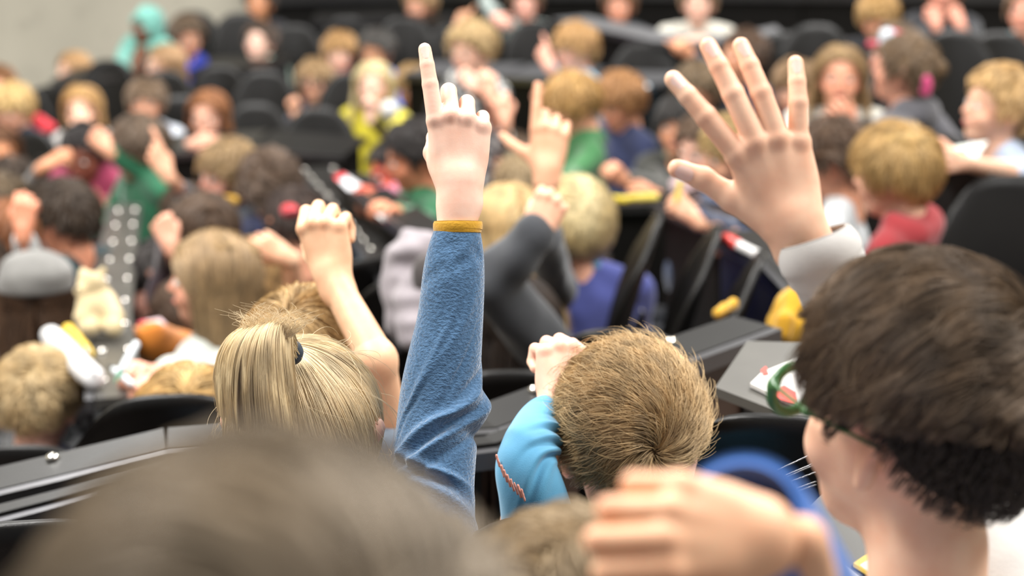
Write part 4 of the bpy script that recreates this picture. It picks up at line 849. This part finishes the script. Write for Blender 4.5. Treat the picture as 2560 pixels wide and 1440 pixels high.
desk('far desk with grey top right of the curly blond boy', [(1010, 190, 10.2), (1250, 196, 10.0), (1440, 206, 9.8), (1640, 215, 9.4)], width=.35, topmat=plain('48484a', .4, key='m'), panel=.5)
desk('far black desk below the bowl-cut boy in white sleeves', [(100, 395, 9.2), (330, 392, 9.0), (620, 375, 8.9), (860, 395, 8.8)], width=.35, panel=.5)
desk('far black desk left of the centre under the headscarf child', [(130, 205, 11.7), (300, 190, 11.6), (480, 180, 11.6), (720, 165, 11.6)], width=.35, panel=.4)
desk('highest black desk under the top edge of the frame', [(780, 60, 12.4), (1000, 50, 12.4), (1240, 70, 12.2)], width=.35, panel=.4)
desk('black desk in front of the smiling girl', [(1960, 345, 7.0), (2130, 350, 6.8), (2300, 440, 6.2), (2480, 450, 5.6)], width=.35, panel=.4)
desk('black desk on the right ending at the yellow cloth', [(1780, 590, 5.0), (1900, 650, 4.6), (1990, 745, 4.3)], width=.22, panel=.4, bolts=.2, side=1)
desk('desk strip under the yellow pencils', [(1500, 520, 6.6), (1640, 515, 6.4), (1760, 560, 5.8)], width=.22, panel=.35, side=1)
desk('second lower black rail just under the long front bench', [(-150, 1345, 2.8), (420, 1200, 2.85), (1000, 1160, 2.9), (1240, 1130, 2.95), (1545, 1005, 3.1)], width=.03, panel=.0, th=.03)
desk('dark high desk wall closing the top of the frame', [(620, 5, 13.4), (1000, -5, 13.4), (1500, -10, 13.0), (2000, -5, 12.4), (2620, 0, 11.4)], width=.3, panel=.7)
tp = link('trim_1', box_mesh('trim_1', W(640, 0, 13.9)[0], 6.35, 13.95, 14.18, 0, 5.5, plain('161514', .6, key='tp'))); tp['kind'] = 'structure'
# tablet desk with the white booklet
o = W(1880, 985, 2.75); t = thing('tablet_desk', 'dark grey tablet desk corner carrying a white and red booklet', 'desk', o)
def slab(nm, pts, th, mat, par, org):
    P = [W(*p) for p in pts]; z = np.mean([p[2] for p in P]); P = [np.array([p[0], p[1], z]) for p in P]; n = len(P)
    V = np.array(P + [p - np.array([0, 0, th]) for p in P]) - org
    bm = bpy.data.meshes.new(nm); bm.from_pydata([tuple(v) for v in V], [], [tuple(range(n)), tuple(range(2 * n - 1, n - 1, -1))] + [(i, i + n, (i + 1) % n + n, (i + 1) % n) for i in range(n)]); bm.update(); bm.materials.append(mat)
    return link(nm, bm, par)
def flatW(px, py, z):
    """point of the horizontal plane at height z seen at the pixel"""
    r = FWD + (px - 1280) / FPX * RGT - (py - 720) / FPX * UPV; k = (z - CAM[2]) / r[2]; return k
def hslab(nm, px, z, th, mat, par, org): return slab(nm, [(x, y, flatW(x, y, z)) for x, y in px], th, mat, par, org)
z = o[2]
hslab('tabletop', [(1788, 968), (1868, 852), (2120, 860), (2100, 1075), (1975, 1040)], z, .014, plain('4b4944', .5, key='t'), t, o); FLOORPTS.append((o[0], o[1], o[2] - .72, 1))
link('support_leg', flat(raw_mesh('support_leg', *[w - (o if j == 0 else 0) for j, w in enumerate(obox(o - np.array([0, -.12, .36]) + .05 * RGT, RGT, np.array([0, 1., 0]), np.array([0, 0, 1.]), .02, .08, .34))], BLK)), t)
b = thing('booklet', 'white booklet with red corners on the tablet desk by the glasses', 'booklet', o + np.array([0, 0, .006]))
hslab('cover', [(1876, 958), (1905, 930), (2010, 888), (2080, 940), (2050, 1010), (1990, 1012)], z + .008, .006, plain('eceae6', .6), b, o + np.array([0, 0, .006]))
hslab('red_corner', [(1925, 985), (1960, 962), (1990, 980), (1992, 1010), (1950, 998)], z + .0095, .001, plain('d8483c', .5), b, o + np.array([0, 0, .006]))
hslab('red_corner', [(1902, 925), (1915, 915), (1922, 935), (1908, 938)], z + .0095, .001, plain('d8483c', .5), b, o + np.array([0, 0, .006]))
# front desk at the bottom right
o = W(2150, 1380, 2.05); z = o[2]; t = thing('tablet_desk', 'dark desk surface at the bottom right below the boy with glasses', 'desk', o)
hslab('tabletop', [(1990, 1300), (2075, 1215), (2260, 1330), (2400, 1500), (2300, 1700), (1900, 1700), (1960, 1420)], z, .016, plain('3c3b38', .5, key='u'), t, o); FLOORPTS.append((o[0], o[1], o[2] - .72, 1))
link('support_leg', flat(raw_mesh('support_leg', *[w - (o if j == 0 else 0) for j, w in enumerate(obox(o - np.array([0, .1, .36]), RGT, np.array([0, 1., 0]), np.array([0, 0, 1.]), .02, .08, .34))], BLK)), t)
n_ = thing('notebook', 'yellow notebook showing behind the neck of the boy with glasses', 'notebook', o + np.array([.02, 0, .01])); oo = np.array(n_.location)
hslab('cover', [(2134, 1407), (2180, 1376), (2260, 1420), (2200, 1450)], z + .018, .004, plain('e6c44a', .5), n_, oo); hslab('page', [(2150, 1412), (2182, 1392), (2260, 1430), (2200, 1450)], z + .019, .001, plain('f2f0ea', .6), n_, oo); hslab('back_cover', [(2130, 1412), (2176, 1382), (2264, 1426), (2204, 1456)], z + .013, .004, plain('222222', .6), n_, oo)
n_ = thing('paper_sheet', 'white paper sheet at the very bottom beside the blue sleeve', 'paper', o + np.array([-.05, -.05, .009])); oo = np.array(n_.location)
hslab('sheet', [(2078, 1440), (2114, 1410), (2152, 1442), (2130, 1500), (2060, 1500)], z + .010, .001, plain('f4f3f0', .6), n_, oo)
# thin shining rails
o = W(1960, 1205, 2.3); t = thing('wire_rack', 'four thin shining metal bars between the black seat and the jaw', 'rack', o)
for y0, y1 in ((1182, 1146), (1202, 1172), (1208, 1176), (1220, 1196), (1240, 1220), (1248, 1228)):
    a_, b_ = W(1900, y0 + 14, 2.3), W(2040, y1 - 16, 2.36); link('bar', raw_mesh('bar', *[w - (o if j == 0 else 0) for j, w in enumerate(surface([C(a_, b_, .0012)], .0012))], MET), t)
FLOORPTS.append((o[0], o[1], o[2] - .6, 1))
# ------------------------------------------------------------------ small things
def stick(kind, label, cat, a, b, r, col, tip=None, tipcol=None, endcol=None):
    a, b = W(*a), W(*b); t = thing(kind, label, cat, a); u = nrm(b - a)
    link('barrel', raw_mesh('barrel', *[w - (a if j == 0 else 0) for j, w in enumerate(surface([C(a, b, r)], max(.0012, r * .35)))], plain(col, .4)), t)
    if tipcol: link('tip', raw_mesh('tip', *[w - (a if j == 0 else 0) for j, w in enumerate(surface([C(a - u * r * .5, a - u * r * 4, r * .8, r * .2)], max(.0008, r * .2)))], plain(tipcol, .4)), t)
    if endcol: link('cap', raw_mesh('cap', *[w - (a if j == 0 else 0) for j, w in enumerate(surface([C(b - u * r * 2, b + u * r * 2.5, r * 1.15)], max(.0012, r * .35)))], plain(endcol, .4)), t)
    return t
stick('pencil', 'yellow pencil held upright by the sandy-haired child', 'pencil', (1692, 500, 5.55), (1706, 432, 5.55), .0075, 'e8cf3a', tipcol='caa070', endcol='d8dde0')
stick('pencil', 'yellow pencil lying flat right of the platinum-blond head', 'pencil', (1505, 494, 6.0), (1565, 500, 6.0), .011, 'e3c92e', tipcol='c9a070')
stick('pencil', 'second flat yellow pencil, nearer the denim arm', 'pencil', (1570, 496, 6.0), (1615, 494, 6.0), .011, 'ead24a', endcol='e9d35a')
stick('marker', 'white marker in the hand of the writing girl', 'marker', (305, 925, 4.05), (340, 862, 4.1), .009, 'dfe6ea', tipcol='3f7a5a')
stick('marker', 'white marker with red cap on the desk under the navy jacket', 'marker', (1905, 642, 4.6), (1830, 605, 4.7), .012, 'f0eeec', endcol='e2473f')
stick('marker', 'dark pointed pen lying below the writing hands', 'pen', (285, 925, 4.2), (330, 960, 4.15), .007, 'cfd6da', tipcol='2a2a2a')
def blob(kind, label, cat, prims, h, mat, org, parts=(), seed=1, amp=.003, par=None):
    t = thing(kind, label, cat, org); v, f = surface(prims, h, warp=wob(seed, 60, amp)); link(par or 'body', raw_mesh(kind, v - org, f, mat), t)
    for nm, pr, mt in parts:
        v, f = surface(pr, h * .6); link(nm, raw_mesh(nm, v - org, f, mt), t)
    return t
# plush animal
s = 4.9; c = W(240, 745, s); u = np.array([0, 0, 1.]); fur = cloth('c2b08a', .95, bump=1.0, bscale=120)
def Q(x, y, z): return W(240 + x, 745 + y, s + z)
blob('plush_toy', 'beige plush animal sitting on the aisle desk at the left', 'toy', [E(Q(10, 30, 0), (.052, .05, .055), k=.02), E(Q(-12, -35, -.01), (.036, .034, .034), k=.015), C(Q(-30, -25, -.03), Q(-38, -20, -.04), .018, .014, k=.01), C(Q(8, -62, 0), Q(14, -66, 0), .012, k=.01), C(Q(-28, -62, 0), Q(-32, -66, 0), .012, k=.01),
     C(Q(-25, 10, -.03), Q(-35, 45, -.06), .018, .02, k=.01), C(Q(35, 15, -.02), Q(48, 45, -.04), .02, .022, k=.01), C(Q(-5, 60, -.02), Q(-20, 75, -.07), .024, .022, k=.01), C(Q(30, 60, -.01), Q(48, 72, -.06), .026, .022, k=.01)], .005, fur, Q(10, 75, 0),
     [('nose', [E(Q(-44, -22, -.05), (.006, .006, .005))], plain('2a2320', .4)), ('eye', [E(Q(-30, -42, -.035), (.004, .004, .004))], plain('1a1a1a', .2)), ('eye', [E(Q(-12, -42, -.035), (.004, .004, .004))], plain('1a1a1a', .2))], 3)
blob('ball', 'small shiny blue ball beside the aisle desk', 'ball', [E(W(203, 598, 6.4), (.026, .026, .026))], .005, plain('2f5fc4', .4), W(203, 620, 6.4), [('white_patch', [E(W(218, 592, 6.37), (.012, .012, .016))], plain('d8dce4', .4))], amp=0)
blob('bag', 'bright red bag or jacket behind the bowed blond boy', 'bag', [C(W(72, 300, 9.8), W(122, 312, 9.8), .05, .03, k=.03), C(W(85, 318, 9.8), W(110, 322, 9.8), .03, k=.02)], .01, cloth('c93a44'), W(95, 330, 9.8), [('strap', [C(W(75, 292, 9.75), W(100, 322, 9.72), .008)], cloth('8a242c'))], 4, .006)
blob('jacket', 'mustard yellow cloth bundle hanging at the desk end on the right', 'jacket', [C(W(1995, 775, 4.2), W(1985, 810, 4.2), .05, .055, k=.03), C(W(2010, 760, 4.2), W(2030, 790, 4.2), .04, k=.03), C(W(1965, 815, 4.15), W(2010, 822, 4.2), .025, k=.02)], .008, cloth('c99a2a'), W(1990, 830, 4.2), [('sleeve', [C(W(1962, 800, 4.12), W(1958, 832, 4.12), .02, .018)], cloth('b98a20'))], 7, .01)
blob('jacket', 'orange-yellow strip of cloth between the side-on seats', 'jacket', [C(W(1795, 785, 4.0), W(1832, 760, 4.05), .010, .012, k=.02)], .005, cloth('b98d22'), W(1800, 790, 4.0), [('strap', [C(W(1795, 790, 3.98), W(1820, 776, 3.98), .004)], cloth('8f6a16'))], 8, .002)
blob('jacket', 'grey fluffy hooded jacket slung over a seat left of the blue fleece', 'jacket', [C(W(1050, 640, 4.6), W(1015, 700, 4.6), .04, .05, k=.03), C(W(1010, 700, 4.6), W(1000, 820, 4.6), .05, .035, k=.03), C(W(1050, 740, 4.55), W(1045, 830, 4.5), .055, .05, k=.02), C(W(1040, 640, 4.6), W(1080, 690, 4.7), .06, .05, k=.03)], .008, cloth('8d868a', .95, bump=1, bscale=90), W(1030, 860, 4.6), [('lining', [E(W(1062, 690, 4.5), (.03, .02, .05))], cloth('55504f'))], 9, .006)
chair_top('black seat carrying the grey fluffy jacket', 1035, 690, 4.75, 170)
blob('pencil_case', 'long white pencil case lying by the cropped blond head', 'case', [C(W(128, 840, 4.7), W(232, 945, 4.3), .026, .026, k=.01)], .006, plain('e9e9ea', .5), W(180, 905, 4.5), [('zipper', [C(W(140, 838, 4.66), W(236, 934, 4.27), .004)], MET)], 1, .0015)
blob('folder', 'yellow folder on edge beside the white pencil case', 'folder', [C(W(170, 825, 4.7), W(222, 885, 4.5), .016, .014, k=.01)], .005, plain('dcb93a', .5), W(200, 880, 4.6), [('clasp', [C(W(215, 870, 4.48), W(222, 885, 4.46), .006)], MET)], 1, .001)
blob('phone', 'small white and red phone case held up at the upper right', 'phone', [C(W(2218, 90, 7.4), W(2212, 125, 7.4), .030, .026, k=.01)], .007, plain('d0d8e2', .4), W(2215, 130, 7.4), [('red_edge', [C(W(2232, 82, 7.42), W(2250, 90, 7.42), .016), C(W(2175, 110, 7.42), W(2200, 112, 7.42), .014)], plain('b03048', .5))], 1, 0)
blob('scrunchie', 'pink scrunchie on the bun of the charcoal hoodie child', 'scrunchie', [C(W(2318, 200, 6.6), W(2314, 228, 6.6), .018, .018, k=.01)], .005, cloth('b03a68'), W(2316, 230, 6.6), [('band', [C(W(2310, 205, 6.58), W(2308, 222, 6.58), .006)], cloth('8a2a50'))], 2, .003)
blob('hair_tie', 'round red hair tie beside the teal top', 'hair tie', [E(W(724, 527, 6.15), (.030, .02, .024))], .005, cloth('cf4148'), W(724, 545, 6.15), [('band', [C(W(712, 530, 6.12), W(738, 524, 6.12), .005)], cloth('e07078'))], 2, .002)
blob('cap', 'yellow knitted headband above the dark-brown long-haired girl', 'headband', [C(W(528, 500, 6.6), W(582, 500, 6.6), .018, .018, k=.01)], .005, cloth('e0ae3c'), W(555, 515, 6.6), [('seam', [C(W(528, 492, 6.57), W(582, 492, 6.57), .004)], cloth('b98a24'))], 2, .002)
blob('microphone', 'white foam ball held near the platinum-haired girl', 'microphone', [E(W(972, 275, 9.3), (.042, .04, .046))], .008, plain('e8e8e4', .7), W(972, 295, 9.3), [('handle', [C(W(968, 290, 9.3), W(955, 320, 9.3), .012)], BLK)], 2, .001)
blob('cup', 'small white cup with green rim in front of the smiling girl', 'cup', [C(W(2062, 315, 6.8), W(2066, 328, 6.8), .028, .026, k=.01)], .006, plain('eef0ee', .5), W(2065, 345, 6.8), [('rim', [C(W(2042, 312, 6.78), W(2056, 306, 6.78), .012)], plain('7cc23c', .5))], 2, 0)
def sheets(label, pix, zref, cols):
    k = W(*zref); t = thing('paper_sheet', label, 'paper', k); z = k[2]
    for i, (px, col) in enumerate(zip(pix, cols)): hslab('sheet' if i == 0 else 'printed_area', px, z + .002 * i, .0015, plain(col, .6), t, k)
sheets('white sheet with red ends on the diagonal strip, upper piece', [[(835, 440), (858, 432), (930, 478), (905, 510)], [(835, 440), (858, 432), (868, 440), (845, 452)]], (880, 470, 7.0), ['e6e6ea', 'd03a40'])
sheets('white sheet with red and yellow print on the diagonal strip, lower piece', [[(918, 520), (940, 510), (1060, 595), (1040, 612)], [(960, 552), (985, 548), (1005, 572), (985, 580)], [(1040, 596), (1052, 590), (1062, 600), (1045, 612)], [(990, 560), (1010, 556), (1030, 575), (1010, 580)]], (990, 562, 6.2), ['ecebe8', 'b4303a', 'c23038', 'e0b040'])
sheets('white and green papers before the braided girl', [[(2312, 395), (2390, 365), (2470, 352), (2440, 395), (2330, 418)], [(2360, 385), (2410, 370), (2420, 382), (2380, 396)]], (2390, 385, 5.6), ['dfe3dc', 'b8c860'])
sheets('red and white leaflet on the floor by the aisle', [[(352, 640), (372, 632), (418, 655), (400, 690), (352, 700)], [(352, 640), (374, 634), (372, 696), (352, 700)]], (385, 668, 6.6), ['e2e2ea', 'e25a50'])
sheets('pink and white leaflet beside the orange sweatshirt', [[(345, 805), (400, 795), (420, 815), (350, 830)], [(345, 805), (365, 800), (368, 826), (350, 830)]], (380, 812, 5.4), ['e8c8cc', 'd83a50'])
sheets('red and white leaflet under the long desk rail', [[(1772, 878), (1850, 848), (1838, 890), (1812, 912)], [(1772, 878), (1815, 862), (1825, 885), (1812, 912)]], (1812, 880, 3.9), ['e0c8c4', 'd84a50'])
sheets('pale paper on the desk left of the open hand', [[(1545, 215), (1600, 195), (1625, 215), (1590, 235)], [(1570, 212), (1590, 205), (1600, 215), (1585, 222)]], (1588, 215, 8.6), ['c4cbd0', '9aa6ac'])
# ------------------------------------------------------------------ raked floor
FP = np.array(FLOORPTS)
gx = np.linspace(-6.4, 6.4, 90); gy = np.linspace(-.5, 14.2, 110); X, Y = np.meshgrid(gx, gy, indexing='ij')
D2 = (X[..., None] - FP[:, 0]) ** 2 + (Y[..., None] - FP[:, 1]) ** 2; Wt = 1 / (D2 + .01) ** 2; near_ = D2 < .35 ** 2
Z = (Wt * FP[:, 2]).sum(-1) / Wt.sum(-1) - .05; lowest = np.where(near_, FP[:, 2], 99).min(-1); Z = np.minimum(Z, lowest - .005)
I = np.arange(90 * 110).reshape(90, 110); F = np.stack([I[:-1, :-1], I[1:, :-1], I[1:, 1:], I[:-1, 1:]], -1).reshape(-1, 4)
fl = link('floor', raw_mesh('floor', np.stack([X.ravel(), Y.ravel(), Z.ravel()], 1), F, plain('564c47', .75, bump=.3, key='floor'))); fl['kind'] = 'structure'
